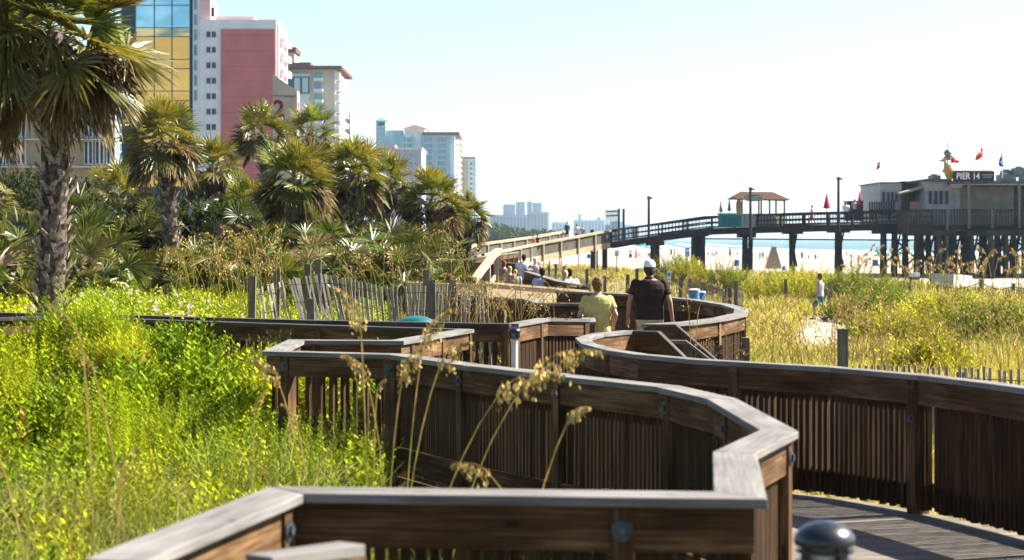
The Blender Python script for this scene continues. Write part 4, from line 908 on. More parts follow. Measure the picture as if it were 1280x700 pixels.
def palm(px, py, rpx, Y, basepx, label, nleaf=34, dead=16, tr=.2, seed=1, boots=True, nseg=30):
    rs = np.random.default_rng(seed); c = at(px, py, Y); R = rpx * Y / 2400; bxx = at(basepx, 300, Y).x; gz = float(ground_z(bxx, Y)) - .1
    t = thing('palm_tree', label, 'palm tree', (bxx, Y, gz), 'cabbage palms beside the boardwalk')
    hub = Vector((c.x, Y, c.z - R * .15)); base = Vector((bxx, Y, gz)); m = MB(); n = 14; pts = []
    for i in range(n + 1): u = i / n; q = base.lerp(hub, u); q.x += .12 * math.sin(u * 3) * (hub.z - gz) / 6; pts.append(q)
    m.tube(pts, [tr * (1.15 if i == 0 else .95 + .06 * math.sin(i * 1.7)) for i in range(n + 1)], 16); tk = m.build('trunk', M['bark'], t, smooth=True)
    if boots:
        m = MB(); H = (hub.z - gz); k = int(H / .052); 
        for i in range(k):
            u = (i + .5) / k; q = base.lerp(hub, u); q.x += .12 * math.sin(u * 3) * H / 6
            a = i * 2.39996 + rs.normal(0, .1); r = tr * .95; out = Vector((math.cos(a), math.sin(a), 0)); sd = Vector((-out.y, out.x, 0)); Lb = tr * rs.uniform(.8, 1.45); w = tr * rs.uniform(.5, .72)
            if rs.random() < .12: continue
            p0 = q + out * (r * .82) - Vector((0, 0, Lb * .5)); p1 = q + out * (r * 1.12) + Vector((0, 0, Lb * .05)); p2 = q + out * (r * rs.uniform(1.28, 1.62)) + Vector((0, 0, Lb * .55)); th = out * .022
            for sgn in (-1, 1):      # split leaf bases make a V
                e = p2 + sd * sgn * w * .85; m.add([p0 - sd * w * .5, p0 + sd * w * .5, p1 + sd * (w * .62 if sgn > 0 else .0), p1 - sd * (.0 if sgn > 0 else w * .62), e + sd * w * .26, e - sd * w * .26, p1 + sd * (w * .62 if sgn > 0 else .0) + th, p1 - sd * (.0 if sgn > 0 else w * .62) + th, e + sd * w * .26 + th, e - sd * w * .26 + th],
                    [(0, 1, 2, 3), (3, 2, 4, 5), (7, 6, 8, 9), (0, 1, 6, 7), (2, 4, 8, 6), (3, 5, 9, 7), (5, 4, 8, 9)])
        m.build('leaf_boots', M['boot'], tk)
    parts = []; dp = []
    for i in range(nleaf):
        u = i / nleaf; az = i * 2.39996 + rs.normal(0, .15); el = math.radians(85 - 112 * u ** .85 + rs.normal(0, 7))
        g = np.array([.135, .15, .013]) * (1.4 - .85 * u) * rs.uniform(.75, 1.3) * np.array([rs.uniform(.85, 1.45), 1, 1])  # lower fronds darker, shade of the crown put into leaf colour
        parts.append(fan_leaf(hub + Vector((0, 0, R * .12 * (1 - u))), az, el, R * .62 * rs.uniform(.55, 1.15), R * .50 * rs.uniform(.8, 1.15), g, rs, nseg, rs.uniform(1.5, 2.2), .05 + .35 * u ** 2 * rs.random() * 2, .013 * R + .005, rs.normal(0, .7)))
    for i in range(dead):
        az = i * 2.39996 * 1.3 + rs.normal(0, .3); el = math.radians(rs.uniform(-58, 18)); g = np.array([.20, .135, .06]) * rs.uniform(.4, 1.3)
        dp.append(fan_leaf(hub - Vector((0, 0, R * .12)), az, el, R * .5 * rs.uniform(.5, 1.15), R * .40, g, rs, nseg - 6, 1.6, .5, .017 * R + .006, rs.normal(0, .4)))
    V, Q, C = collect(parts); np_mesh('crown', V, Q, M['frond'], C, t)
    if dead: V, Q, C = collect(dp); np_mesh('dead_fronds', V, Q, M['dry'], C, t)
    return t
PL = [(62, 20, 140, 28, 58, 'tallest palm, with a thick criss-cross trunk at the left of the view', 66, 30, .20, 1),
 (-38, 48, 128, 30, -60, 'palm whose bright fan leaves reach in from the left edge', 54, 20, .22, 2),
 (202, 168, 60, 46, 214, 'palm with a pale ragged trunk right of the tallest one, below the golden glass', 42, 26, .2, 3),
 (266, 203, 47, 52, 264, 'short palm below the left end of the pink hotel', 30, 20, .2, 4),
 (328, 162, 47, 62, 338, 'palm against the pink hotel, just left of the pylon sign', 32, 14, .2, 5),
 (388, 160, 42, 72, 385, 'palm showing behind and right of the pylon sign', 28, 12, .2, 6),
 (368, 216, 62, 45, 372, 'broad palm in the middle of the clump, below the pylon sign', 38, 22, .2, 7),
 (443, 212, 52, 50, 443, 'palm below the cream hotel, trunk in deep shade', 34, 24, .2, 8),
 (484, 224, 46, 54, 463, 'palm leaning right, in front of the lilac block', 30, 20, .19, 9),
 (540, 246, 52, 51, 538, 'palm with a slim lit trunk near the right end of the clump', 36, 22, .17, 10),
 (584, 266, 36, 56, 568, 'last and smallest palm at the right end of the clump', 28, 18, .17, 11),
 (305, 250, 44, 50, 305, 'low dark palm crown between the pink hotel palms and the broad palm', 28, 14, .19, 12),
 (150, 238, 46, 52, 150, 'low palm crown right of the tallest trunk, below the beige building', 26, 10, .19, 13),
 (425, 205, 40, 58, 425, 'palm crown half hidden at the back of the clump, below the cream hotel roof', 26, 14, .19, 14)]
for i, p_ in enumerate(PL): palm(*p_[:6], nleaf=p_[6], dead=p_[7], tr=p_[8], seed=p_[9] + 40, nseg=34 if i < 2 else 26)
def palmetto(px, py, rpx, Y, label, n=26, seed=0, green=(.085, .115, .012)):
    rs = np.random.default_rng(seed + 100); c = at(px, py + rpx * .55, Y); R = rpx * Y / 2400; gz = float(ground_z(c.x, Y)); parts = []
    t = thing('palmetto_bush', label, 'palmetto', (c.x, Y, gz), 'saw palmetto bushes under the palms'); H = max(c.z - gz, .1)
    for i in range(n):
        az = i * 2.39996 + rs.normal(0, .2); el = math.radians(rs.uniform(18, 85)); o = Vector((c.x + rs.normal(0, R * .4), Y + rs.normal(0, R * .5), gz + H * rs.uniform(.1, 1.0)))
        g = np.array(green) * rs.uniform(.6, 1.5) * np.array([rs.uniform(.8, 1.6), 1, 1])
        if rs.random() < .1: g = np.array([.26, .19, .09])
        parts.append(fan_leaf(o, az, el, R * .45, R * .7, g, rs, 22, 1.5, .18, .016 * R + .008, rs.normal(0, .5)))
    V, Q, C = collect(parts); np_mesh('fronds', V, Q, M['frond'], C, t)
    m = MB()
    for i in range(5):
        a = i * 1.3; m.tube([(c.x + R * .3 * math.cos(a), Y + R * .3 * math.sin(a), gz - .1), (c.x + R * .1 * math.cos(a), Y, gz + H * .8)], [.09, .06], 7)
    m.build('stems', M['bark'], t)
for i, (px, py, r, Y, lb) in enumerate([(12, 268, 66, 34, 'palmetto bush at the left edge beside the tallest palm trunk'), (28, 335, 45, 31, 'low palmetto left of the foot of the tallest palm'), (112, 270, 56, 40, 'tall palmetto thicket just right of the tallest palm trunk'), (128, 300, 62, 37, 'big spiky palmetto in front of the second palm'), (168, 272, 42, 48, 'palmetto at the foot of the pale ragged trunk'), (248, 308, 40, 41, 'palmetto right of the pale ragged trunk'), (290, 300, 46, 46, 'palmetto in deep shade below the pink hotel'), (345, 292, 62, 41, 'wide bright spiky palmetto left of centre of the clump'), (400, 308, 48, 40, 'spiky palmetto right of the wide bright one'), (455, 300, 44, 46, 'palmetto between the two shaded trunks'), (505, 310, 42, 46, 'palmetto in shade left of the slim lit trunk'), (560, 315, 32, 50, 'small palmetto at the right end below the last palm'), (245, 245, 40, 50, 'palmetto below the short palm'), (80, 230, 50, 50, 'palmetto behind the tallest palm trunk, below the beige building'),
 (6, 225, 46, 42, 'palmetto high at the left edge above the low ones'), (98, 318, 40, 34, 'low palmetto right of the foot of the tallest palm'), (205, 318, 36, 38, 'low palmetto below the pale ragged trunk'), (275, 262, 40, 50, 'palmetto under the short palm, right side'), (312, 318, 38, 40, 'low palmetto above the left end of the lath fence'), (378, 270, 42, 46, 'tall palmetto under the broad palm'), (430, 280, 40, 47, 'palmetto left of the shaded trunks'), (478, 268, 38, 48, 'tall palmetto right of the shaded trunks'), (520, 285, 36, 49, 'palmetto touching the slim lit trunk'), (545, 325, 28, 44, 'low palmetto right of the slim lit trunk'), (325, 240, 40, 52, 'palmetto high in the shade left of the broad palm'), (70, 290, 40, 38, 'palmetto behind the foot of the tallest palm')]):
    palmetto(px, py, r, Y, lb, 24, i)
r_ = np.random.default_rng(21)
for i in range(26): px = 15 + i * 21.5 + r_.uniform(-8, 8); palmetto(px, np.interp(px, [0, 200, 420, 600], [222, 262, 268, 300]) + r_.uniform(-14, 30), r_.uniform(34, 50), r_.uniform(47.5, 50) if px < 260 else r_.uniform(43, 48.5), 'palmetto fans packed into the dark thicket under the palms', 17, 60 + i, (.075, .105, .012))
t = thing('utility_box', 'small pale utility box glimpsed between the palms', 'utility box', tuple(at(246, 275, 49))); m = MB(); quadbox(m, 236, 256, 256, 276, 49, .5, .2); m.build('cabinet', M['white'], t)
m = MB(); quadbox(m, 235, 257, 255, 256.3, 48.9, .7); m.build('lid', M['siding'], t)

# sprigs: short upright leafy shoots; the near shrubs, bushes and far thickets are made of them
def sprigs(n_leaf, leaf, aspect, h):
    V = []; rs = np.random.default_rng(5)
    for i in range(n_leaf):
        u = (i + .5) / n_leaf; a = i * 2.39996; el = .5 + .5 * u + rs.normal(0, .2); d = np.array([math.cos(a) * math.cos(el), math.sin(a) * math.cos(el), math.sin(el)]); s = np.array([-math.sin(a), math.cos(a), .25 * rs.normal()])
        o = np.array([0, 0, h * u]) + d * .006; L = leaf * (1.15 - .5 * u); w = L * aspect
        V += [o, o + d * L * .5 + s * w * .5, o + d * L, o + d * L * .5 - s * w * .5]
    return np.array(V)
def place(tpl, pos, scale, tilt, col, k=4):
    n = len(pos); m = len(tpl); a = rng.uniform(0, 6.28, n); ca, sa = np.cos(a), np.sin(a)
    T = tpl[None] * scale[:, None, None]; X = T[..., 0] * ca[:, None] - T[..., 1] * sa[:, None]; Y_ = T[..., 0] * sa[:, None] + T[..., 1] * ca[:, None]; Z = T[..., 2]
    X = X + Z * tilt[:, 0:1]; Y_ = Y_ + Z * tilt[:, 1:2]
    V = np.stack([X + pos[:, 0:1], Y_ + pos[:, 1:2], Z + pos[:, 2:3]], -1).reshape(-1, 3)
    C = np.repeat(col, m, 0) * rng.uniform(.8, 1.2, (n * m // k, 1)).repeat(k, 0)
    return V, np.arange(n * m).reshape(-1, k), C
def wob(x, y, s, ph=0): return np.sin(x * s + ph) * np.cos(y * s * .8 + ph * 2) + .6 * np.sin(x * s * 2.3 + y * s * 1.7 + ph)
# near shrubs, left of the overlook
n = 17000; d = rng.uniform(8.0, 25.6, n * 2); fx = rng.uniform(-.33, 0, n * 2); x = d * fx
lim = np.interp(d, [8, 8.3, 13, 16, 17.2, 17.9, 18.4, 20.2, 20.6, 22.3, 26], [-1.15, -1.25, -1.15, -1.0, -1.25, -2.35, -2.5, -2.5, -1.3, -.75, -.5])
up_ = np.interp(x, [-9, -7.4, -5, -2.33, -.5], [24.6, 24.7, 25.0, 23.1, 22.1])
ok = (x < lim) & (d < up_); nearL = np.interp(d, [6, 8.2], [-1.45, -.9]); ok &= (d > 8.5) | (x < nearL - .15); d, x = d[ok][:n], x[ok][:n]
def canopy(x, d):
    return np.interp(d, [7, 10, 13, 17, 21, 25], [-.12, .05, .26, .36, .46, .58]) + .22 * sstep(-x, 3.6, 5.5) + .15 * wob(x, d, 1.3) + .08 * wob(x, d, 4.1, 2) + .05 * wob(x, d, 11, 3) - .25 * np.exp(-((x + 1.1) / .45) ** 2) * (d < 17.5)
zt = canopy(x, d); z = zt - rng.random(len(x)) ** 1.6 * .5 - .1
nc = 260; cx_ = rng.uniform(-.33, 0, nc); cy_ = rng.uniform(8, 26, nc); cx_ = cx_ * cy_; cr_ = rng.uniform(.32, .7, nc); ch_ = rng.uniform(-.16, .36, nc); sp_ = rng.choice([0, 0, 0, 1, 1, 1, 2], nc)
dist = np.sqrt((x[:, None] - cx_) ** 2 + (d[:, None] - cy_) ** 2) / cr_; ci = dist.argmin(1); rr = dist.min(1)
z = z + np.where(rr < 1.3, ch_[ci] * (1 - rr ** 2).clip(-1), -.34) - .05
pal = np.array([[.34, .39, .004], [.29, .35, .004], [.18, .26, .004], [.08, .13, .004], [.37, .37, .005], [.23, .30, .004], [.12, .19, .004]]); colr = .86 * pal[rng.integers(0, 7, nc)][ci] * (1 + .15 * wob(x, d, 2.2))[:, None] * rng.uniform(.75, 1.25, (len(x), 1)); br = rng.random(len(x)) < .02; colr[br] = [.24, .13, .03]
tl = rng.normal(0, .2, (len(x), 2)) + np.stack([(x - cx_[ci]), (d - cy_[ci])], 1) * .7 * (rr < 1.3)[:, None]
scl = rng.uniform(.8, 1.35, len(x)) * np.interp(d, [8, 25], [.85, 1.3])
keep = (rr < 1.0) | (rng.random(len(x)) < .12); x, d, z, tl, scl, colr, ci, rr = (q[keep] for q in (x, d, z, tl, scl, colr, ci, rr))
for kk, tpl, nm_, lb_ in ((0, sprigs(24, .040, .5, .32), 'shrub_thicket', 'bright yellow green small leaved thicket filling the lower left beside the boardwalk'), (1, sprigs(16, .078, .5, .3), 'leafy_weeds', 'broader leaved green weeds scattered through the lower left thicket'), (2, sprigs(60, .034, .14, .5), 'feathery_weeds', 'upright feathery yellow weeds scattered through the lower left thicket')):
    k_ = sp_[ci] == kk; V, Q, C = place(tpl, np.stack([x, d, z - .12], 1)[k_], scl[k_], tl[k_] * (.5 if kk == 2 else 1), colr[k_]); tag(np_mesh(nm_, V, Q, M['leaf'], C), lb_, 'shrubs', kind='stuff')
# fine grass blades
def blades(x, y, z, h, wd, lean, col, bend=.5):
    n = len(x); a = rng.uniform(0, 6.28, n); sx, sy = np.cos(a) * wd, np.sin(a) * wd; lx, ly = lean[:, 0] * h, lean[:, 1] * h
    V = np.empty((n, 6, 3)); 
    for j, (t, w) in enumerate(((0, 1), (.55, .8), (1, .12))):
        q = t ** 1.9
        V[:, 2 * j] = np.stack([x - sx * w + lx * q, y - sy * w + ly * q, z + h * t * (1 - bend * .25 * t)], 1); V[:, 2 * j + 1] = np.stack([x + sx * w + lx * q, y + sy * w + ly * q, z + h * t * (1 - bend * .25 * t)], 1)
    b = (np.arange(n) * 6)[:, None]; Q = np.concatenate([b + [0, 1, 3, 2], b + [2, 3, 5, 4]], 0)
    cc = np.repeat(col, 6, 0); return V.reshape(-1, 3), Q, cc
n = 48000; d = rng.uniform(8, 15, n); x = d * rng.uniform(-.3, -.03, n); nl = np.interp(d, [6, 8.2], [-1.5, -.95]); ok = (x < -.95) & ((d > 8.6) | (x < nl - .1)) & (rng.random(n) < np.interp(d, [8, 11, 15], [1, .45, .1]))
x, d = x[ok], d[ok]; z = canopy(x, d) - .32; col = np.array([.27, .30, .05]) * rng.uniform(.6, 1.5, (len(x), 1)); s_ = rng.random(len(x)) < .3; col[s_] = np.array([.38, .31, .13])
V, Q, C = blades(x, d, z, rng.uniform(.35, .7, len(x)), np.full(len(x), .005), rng.normal(0, .45, (len(x), 2)) + [.2, 0], col); tag(np_mesh('long_grass', V, Q, M['grass'], C), 'long bent grass along the near edge of the thicket', 'grass', kind='stuff')
# weedy floor inside the overlook loop
n = 9000; d = rng.uniform(9, 17, n); x = rng.uniform(-1.6, 1.0, n); bl = np.interp(d, [9, 13.6, 17.4], [1.0, .9, -1.1]); ok = x < bl - .2; x, d = x[ok], d[ok]
V, Q, C = blades(x, d, ground_z(x, d), rng.uniform(.2, .65, len(x)), np.full(len(x), .004), rng.normal(0, .4, (len(x), 2)), np.array([.16, .17, .04]) * rng.uniform(.6, 1.4, (len(x), 1))); tag(np_mesh('weedy_grass', V, Q, M['grass'], C), 'weedy grass on the floor inside the overlook loop', 'grass', kind='stuff')

def bush(cx, cy, cz, rx, rz, n, colr, name, label, cat, group=None, leaf=.05, h=.3, seed=0, up=0.0, kind=None):
    r = np.random.default_rng(seed + 500); a = r.uniform(0, 6.28, n); u = r.random(n) ** .5; lump = 1 + .18 * np.sin(a * 3 + seed) + .1 * np.sin(a * 7); x = cx + rx * u * np.cos(a) * lump; y = cy + rx * u * np.sin(a) * lump
    z = cz + rz * np.sqrt(np.maximum(0, 1 - u * u)) * lump * r.uniform(.35, 1.0, n); k = wob(x, y, 3 / rx, seed)[:, None]
    col = np.array(colr) * (1 + .25 * k) * r.uniform(.75, 1.25, (n, 1)); tilt = np.stack([(x - cx) / rx, (y - cy) / rx], 1) * .7 + r.normal(0, .2, (n, 2))
    t = thing(name, label, cat, (cx, cy, cz), group, kind); V, Q, C = place(sprigs(18, leaf, .45 if not up else .16, h), np.stack([x, y, z - h * .6], 1), r.uniform(.7, 1.3, n), tilt, col)
    np_mesh('foliage', V, Q, M['leaf'], C, t); m = MB()
    for i in range(6):
        a_ = i * 1.05; m.tube([(cx + .1 * rx * math.cos(a_), cy + .1 * rx * math.sin(a_), cz - .3), (cx + .5 * rx * math.cos(a_), cy + .5 * rx * math.sin(a_), cz + rz * .6)], [.012 + rx * .02, .005], 5)
    m.build('stems', M['bark'], t); return t
p = at(108, 395, 22.5); bush(p.x, 22.5, .35, .62, .98, 3200, (.26, .32, .01), 'feathery_shrub', 'feathery bright green shrub poking up over the left walkway railing', 'shrub', 'tall shrubs in the thicket', .075, .26, 3, up=1)
p = at(148, 395, 21.5); bush(p.x, 21.5, .3, .3, .75, 700, (.36, .36, .01), 'feathery_shrub', 'yellow feathery shrub right beside the bright green one at the railing', 'shrub', 'tall shrubs in the thicket', .07, .26, 4, up=1)
for i, (px, py, Y, r_, lb) in enumerate([(905, 342, 98, 1.5, 'round green bush in the dune grass behind the curved railing'), (862, 333, 112, 1.1, 'small green bush left of the round one, near the lone post'), (845, 328, 116, 1.2, 'small green bush below the blue beach post sign'), (1000, 352, 90, 2.2, 'dense green bushes left of the walker'), (1070, 356, 88, 2.0, 'dense green bush right of the walker'), (1180, 385, 60, 1.5, 'bright yellow green bush at the right of the dune'), (1230, 395, 52, 1.3, 'yellow green bush near the right edge above the picket tops'), (1120, 405, 50, 1.1, 'dark green bush in the middle of the right dune'), (1095, 375, 70, 1.5, 'green bush behind the bare sandy track'), (1160, 445, 33, .6, 'bright green low bush just above the picket tops')]):
    p = at(px, py, Y); gz = float(ground_z(p.x, Y)); bush(p.x, Y, gz, r_, max(.35, p.z - gz + r_ * .25), int(900 + 100 * r_), (.36, .34, .018) if i % 2 else (.17, .20, .012), 'dune_bush', lb, 'bush', 'bushes in the dune grass', .11, .45, i + 10)
# thicket under and behind the palms, coloured near black to read as shadow
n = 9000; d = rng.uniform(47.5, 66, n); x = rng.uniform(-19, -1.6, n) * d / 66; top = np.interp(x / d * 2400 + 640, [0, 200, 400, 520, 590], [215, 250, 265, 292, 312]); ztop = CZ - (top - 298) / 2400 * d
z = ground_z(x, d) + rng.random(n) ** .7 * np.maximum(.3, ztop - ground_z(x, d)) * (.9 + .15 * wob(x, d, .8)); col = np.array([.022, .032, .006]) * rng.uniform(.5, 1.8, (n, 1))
V, Q, C = place(sprigs(20, .15, .4, .6), np.stack([x, d, z - .5], 1), rng.uniform(.7, 1.5, n), rng.normal(0, .3, (n, 2)), col); tag(np_mesh('palm_undergrowth', V, Q, M['leaf'], C), 'tangled undergrowth beneath and behind the palms, shade painted into its leaves', 'undergrowth', kind='stuff')
# flowering ground cover and green tangle on the left rise, just behind the walkway
n = 15000; d = rng.uniform(27.5, 44, n); px_ = rng.uniform(-20, 480, n); px_ = np.where((d < 36) & (px_ > 320), px_ - 330, px_); x = (px_ - 640) / 2400 * d; z = ground_z(x, d) + rng.random(n) * .3 + .12 * wob(x, d, 1.3)
k = (wob(x, d, .7, 3) * .4 + .5 + rng.normal(0, .2, n))[:, None].clip(0, 1); col = np.array([.44, .45, .02]) * k + np.array([.2, .28, .012]) * (1 - k)
V, Q, C = place(sprigs(18, .07, .5, .28), np.stack([x, d, z - .1], 1), rng.uniform(.7, 1.4, n), rng.normal(0, .3, (n, 2)), col); tag(np_mesh('ground_cover', V, Q, M['leaf'], C), 'low light green ground cover behind the left walkway', 'ground cover', kind='stuff')
n = 260; d = rng.uniform(28.5, 38, n); px_ = rng.normal(150, 75, n) + 60 * (rng.random(n) < .3); x = (px_ - 640) / 2400 * d; z = ground_z(x, d) + .28 + rng.random(n) * .25 + .1 * wob(x, d, 1.3)
V, Q, C = place(sprigs(5, .045, .9, .04), np.stack([x, d, z], 1), rng.uniform(.8, 1.5, n), rng.normal(0, .3, (n, 2)), np.tile([.62, .48, .47], (n, 1))); tag(np_mesh('small_flowers', V, Q, M['dry'], C), 'scattered small pale pink blooms in the ground cover', 'flowers', kind='stuff')
# dune grass, right and left
def field(n, d0, d1, pxa, pxb, test, hh, name, label, cA, cB, straw=.35, lean=(.15, 0), wmin=.004):
    u = rng.random(n); d = d0 * (d1 / d0) ** u; px = rng.uniform(pxa, pxb, n); x = (px - 640) / 2400 * d; cl = wob(x, d, .55, 1) + .7 * wob(x, d, 1.7, 4); ok = test(x, d) & (rng.random(n) < .62 + .25 * cl); x, d, cl = x[ok], d[ok], cl[ok]
    tx, ty = np.round(x / .35) * .35, np.round(d / .35) * .35; x = x * .45 + (tx + .1 * np.sin(ty * 9)) * .55; d = d * .45 + ty * .55
    k = (.5 + .6 * wob(x, d, .45, 2) + rng.normal(0, .2, len(x))).clip(0, 1)[:, None]; col = np.array(cA) * k + np.array(cB) * (1 - k); s = rng.random(len(x)) < straw; col[s] = np.array([.64, .47, .17]) * rng.uniform(.7, 1.3, (s.sum(), 1)); col = col * rng.uniform(.7, 1.3, (len(x), 1))
    V, Q, C = blades(x, d, ground_z(x, d) - .03, hh * rng.uniform(.55, 1.3, len(x)) * (1 + .2 * cl), np.maximum(wmin, .00030 * d), rng.normal(0, .38, (len(x), 2)) + lean, col); tag(np_mesh(name, V, Q, M['grass'], C), label, 'grass', kind='stuff')
infield = lambda x, d: (x > np.interp(d, [16, 22, 24, 27, 31, 34, 38, 60, 100], [3.0, 2.6, 3.3, 3.75, 3.8, 3.5, 2.6, 2.0, .5])) & (d < veg_edge(x)) & (rng.random(len(x)) > path_mask(x, d) * 1.1)
field(260000, 17, 215, 650, 1460, infield, .52, 'dune_grass', 'yellow green dune grass covering the dunes on the right', (.52, .43, .045), (.19, .22, .022), .32)
field(30000, 24, 46, 300, 640, lambda x, d: (x < -.4) & (d > np.interp(x, [-9, -5, -2.4, 0], [27.6, 26.9, 25.4, 24.3])), .3, 'dune_grass', 'green and straw grass around the sagging lath fence', (.42, .42, .04), (.18, .22, .02), .35)
field(16000, 26, 45, 560, 735, lambda x, d: (x < 1.0) & (d < 36), .6, 'dune_grass', 'tall dry grass in front of the pale sunlit board', (.26, .24, .05), (.14, .15, .04), .6, wmin=.006)
field(34000, 44, 200, 560, 760, lambda x, d: (x < -1.4) | (d > 84), .5, 'dune_grass', 'grass on the dune around the foot of the ramp', (.25, .24, .05), (.13, .15, .04), .4)
# sea oats: tall stalks with nodding seed heads
def oat(o, H, lean, L, rs, w=.0035, droop=1.0, seeds=70, col=(.42, .31, .13), sw=.011):
    o = np.array(o, float); V = []; Q = []; C = []; VS = []; QS = []; CS = []; n = 9; lean = np.array(lean, float); pts = []
    for i in range(n):
        t = i / (n - 1); pts.append(o + np.array([lean[0] * H * t * t, lean[1] * H * t * t, H * t * (1 - .12 * t * t)]))
    dirx = np.array([lean[0], lean[1], 0]); dirx = dirx / (np.linalg.norm(dirx) + 1e-6); q = pts[-1].copy(); hv = pts[-1] - pts[-2]; hv /= np.linalg.norm(hv); head = [q]
    for i in range(8): hv = hv + dirx * .10 * droop - np.array([0, 0, .17 * droop]); hv /= np.linalg.norm(hv); q = q + hv * L / 8; head.append(q.copy())
    for ax in (np.array([1., 0, 0]), np.array([0, 1., 0])):
        for i, p in enumerate(pts + head[1:]):
            wv = w * (1.3 - .8 * i / 17); V += [p - ax * wv, p + ax * wv]; C += [np.array([.34, .32, .08]) if i < 6 else np.array(col) * .9] * 2
            if i: k = len(V); Q.append((k - 4, k - 3, k - 1, k - 2))
    for i in range(seeds):
        t = rs.random() ** .9; j = min(7, int(t * 8)); p = head[j] + (head[j + 1] - head[j]) * (t * 8 - j); spread = L * .17 * math.sin(min(1, t * 1.15 + .12) * math.pi) + .004
        a = rs.uniform(0, 6.28); c = p + np.array([math.cos(a) * spread, math.sin(a) * spread * .7, -abs(rs.normal(0, spread * 1.1))]); d = np.array([rs.normal(0, .35), rs.normal(0, .35), -1]); d /= np.linalg.norm(d); s = np.cross(d, [math.cos(a), math.sin(a), 0]); s /= np.linalg.norm(s) + 1e-6; ll = sw * rs.uniform(1.4, 2.3); b = len(VS)
        VS += [c, c + d * ll * .5 + s * sw * .5, c + d * ll, c + d * ll * .5 - s * sw * .5]; QS.append((b, b + 1, b + 2, b + 3)); CS += [np.array(col) * rs.uniform(.55, 1.35)] * 4
    return (V, Q, C), (VS, QS, CS)
def oat_thing(px, py_head, Y, lean, L, label, seeds=110, z0=-.55, seed=0, sw=.013, w=.0042):
    rs = np.random.default_rng(seed + 900); top = at(px, py_head, Y); H = top.z - z0; base = (top.x - lean[0] * H, Y - lean[1] * H, z0)
    t = thing('sea_oat', label, 'sea oat', base, 'sea oats standing in front of the boardwalk'); S, Hd = oat(base, H / .88, lean, L, rs, w, .8, seeds, (.52, .38, .13), sw=sw)
    np_mesh('stalk', S[0], S[1], M['grass'], np.array(S[2]), t); np_mesh('seed_head', Hd[0], Hd[1], M['dry'], np.array(Hd[2]), t)
    x, y, z = [np.full(5, v) for v in base]; V, Q, C = blades(x, y, z, rs.uniform(.5, 1.0, 5), np.full(5, .0055), rs.normal(0, .5, (5, 2)), np.tile([.2, .24, .05], (5, 1))); np_mesh('leaves', V, Q, M['grass'], C, t)
OS = [(655, 462, 11.0, (.26, 0), .42, 'sea oat with a fat nodding head, right one of the bright pair'), (612, 490, 10.6, (.24, 0), .36, 'sea oat with a fat nodding head, left one of the bright pair'), (452, 405, 11.5, (-.02, 0), .3, 'tallest sea oat, bending over the alcove railing'), (500, 470, 11.2, (.05, .02), .28, 'sea oat hanging dark heads below the alcove cap'), (527, 425, 12, (.06, 0), .3, 'sea oat rising just right of the alcove'), (462, 470, 11.8, (-.08, 0), .22, 'slim sea oat leaning left against the alcove'), (545, 452, 11.6, (.12, 0), .24, 'sea oat leaning right of the alcove, thin head'), (352, 472, 12.5, (-.12, 0), .24, 'curved sea oat with a brown head in front of the alcove corner'), (704, 520, 10.3, (.16, 0), .12, 'short bare sea oat before the long dark railing'), (625, 590, 9.6, (-.3, 0), .2, 'low broken sea oat bending right above the overlook railing'),
 (106, 440, 10.2, (-.03, 0), .5, 'tall blurred seed stalk in the middle of the thicket'), (122, 460, 10.6, (-.1, 0), .3, 'second blurred stalk just right of the tallest in the thicket'), (2, 560, 9.5, (-.12, 0), .3, 'blurred stalk at the left edge of the view'), (150, 590, 9.2, (.02, 0), .25, 'short blurred stalk in the low left grass'), (372, 520, 13, (-.08, .0), .2, 'thin stalk standing in the grass right of the thicket'), (470, 490, 12.2, (.02, .0), .16, 'thin straight stalk left of the bright pair'), (318, 510, 12.2, (.02, 0), .2, 'pale thin stalk at the right side of the thicket')]
for i, (px, py, Y, ln, L, lb) in enumerate(OS): oat_thing(px, py, Y, ln, L, lb, 190 if i < 8 else 110, seed=i, sw=.02 if i < 2 else .015) if i < 10 else oat_thing(px, py, Y, ln, L * .7, lb, 50, seed=i, sw=.01, w=.005)
def oat_field(specs, name, label, sw=.02, w=.006, seeds=34):
    rs = np.random.default_rng(77); S = []; H = []
    for px, py, Y, ln in specs:
        top = at(px, py, Y); z0 = float(ground_z(top.x, Y)); hh = max(.4, top.z - z0); s, h = oat((top.x - ln * hh, Y, z0), hh / .88, (ln, rs.normal(0, .05)), .38 + .1 * rs.random(), rs, w, .8, seeds, (.50, .36, .13), sw); S.append(s); H.append(h)
    V, Q, C = collect(S + H); tag(np_mesh(name, V, Q, M['dry'], C), label, 'sea oats', kind='stuff')
r_ = np.random.default_rng(3)
oat_field([(r_.uniform(225, 350), r_.uniform(290, 350), r_.uniform(33, 38), r_.normal(-.05, .16)) for _ in range(50)], 'sea_oats', 'brown sea oats drifting in front of the palmettos left of the lath fence')
oat_field([(r_.uniform(430, 600), r_.uniform(285, 355), r_.uniform(35, 42), r_.normal(-.12, .16)) for _ in range(34)], 'sea_oats', 'brown sea oats below the right end of the palm clump')
oat_field([(r_.uniform(560, 700), r_.uniform(360, 395), r_.uniform(27, 33), r_.normal(0, .2)) for _ in range(45)], 'sea_oats', 'dry oats growing in front of the dark jogged railing', .016)
oat_field([(px, py, Y, ln) for px, py, Y, ln in [(r_.uniform(930, 1290), r_.uniform(375, 445), r_.uniform(26, 52), r_.normal(-.2, .2)) for _ in range(150)] if not 1000 < px < 1045 or py > 410], 'sea_oats', 'golden sea oats across the lower part of the right dune')
oat_field([(r_.uniform(1060, 1290), r_.uniform(312, 340), r_.uniform(88, 100), r_.normal(0, .2)) for _ in range(60)], 'sea_oats', 'brown seed heads against the pier piles', .07, .015, 24)
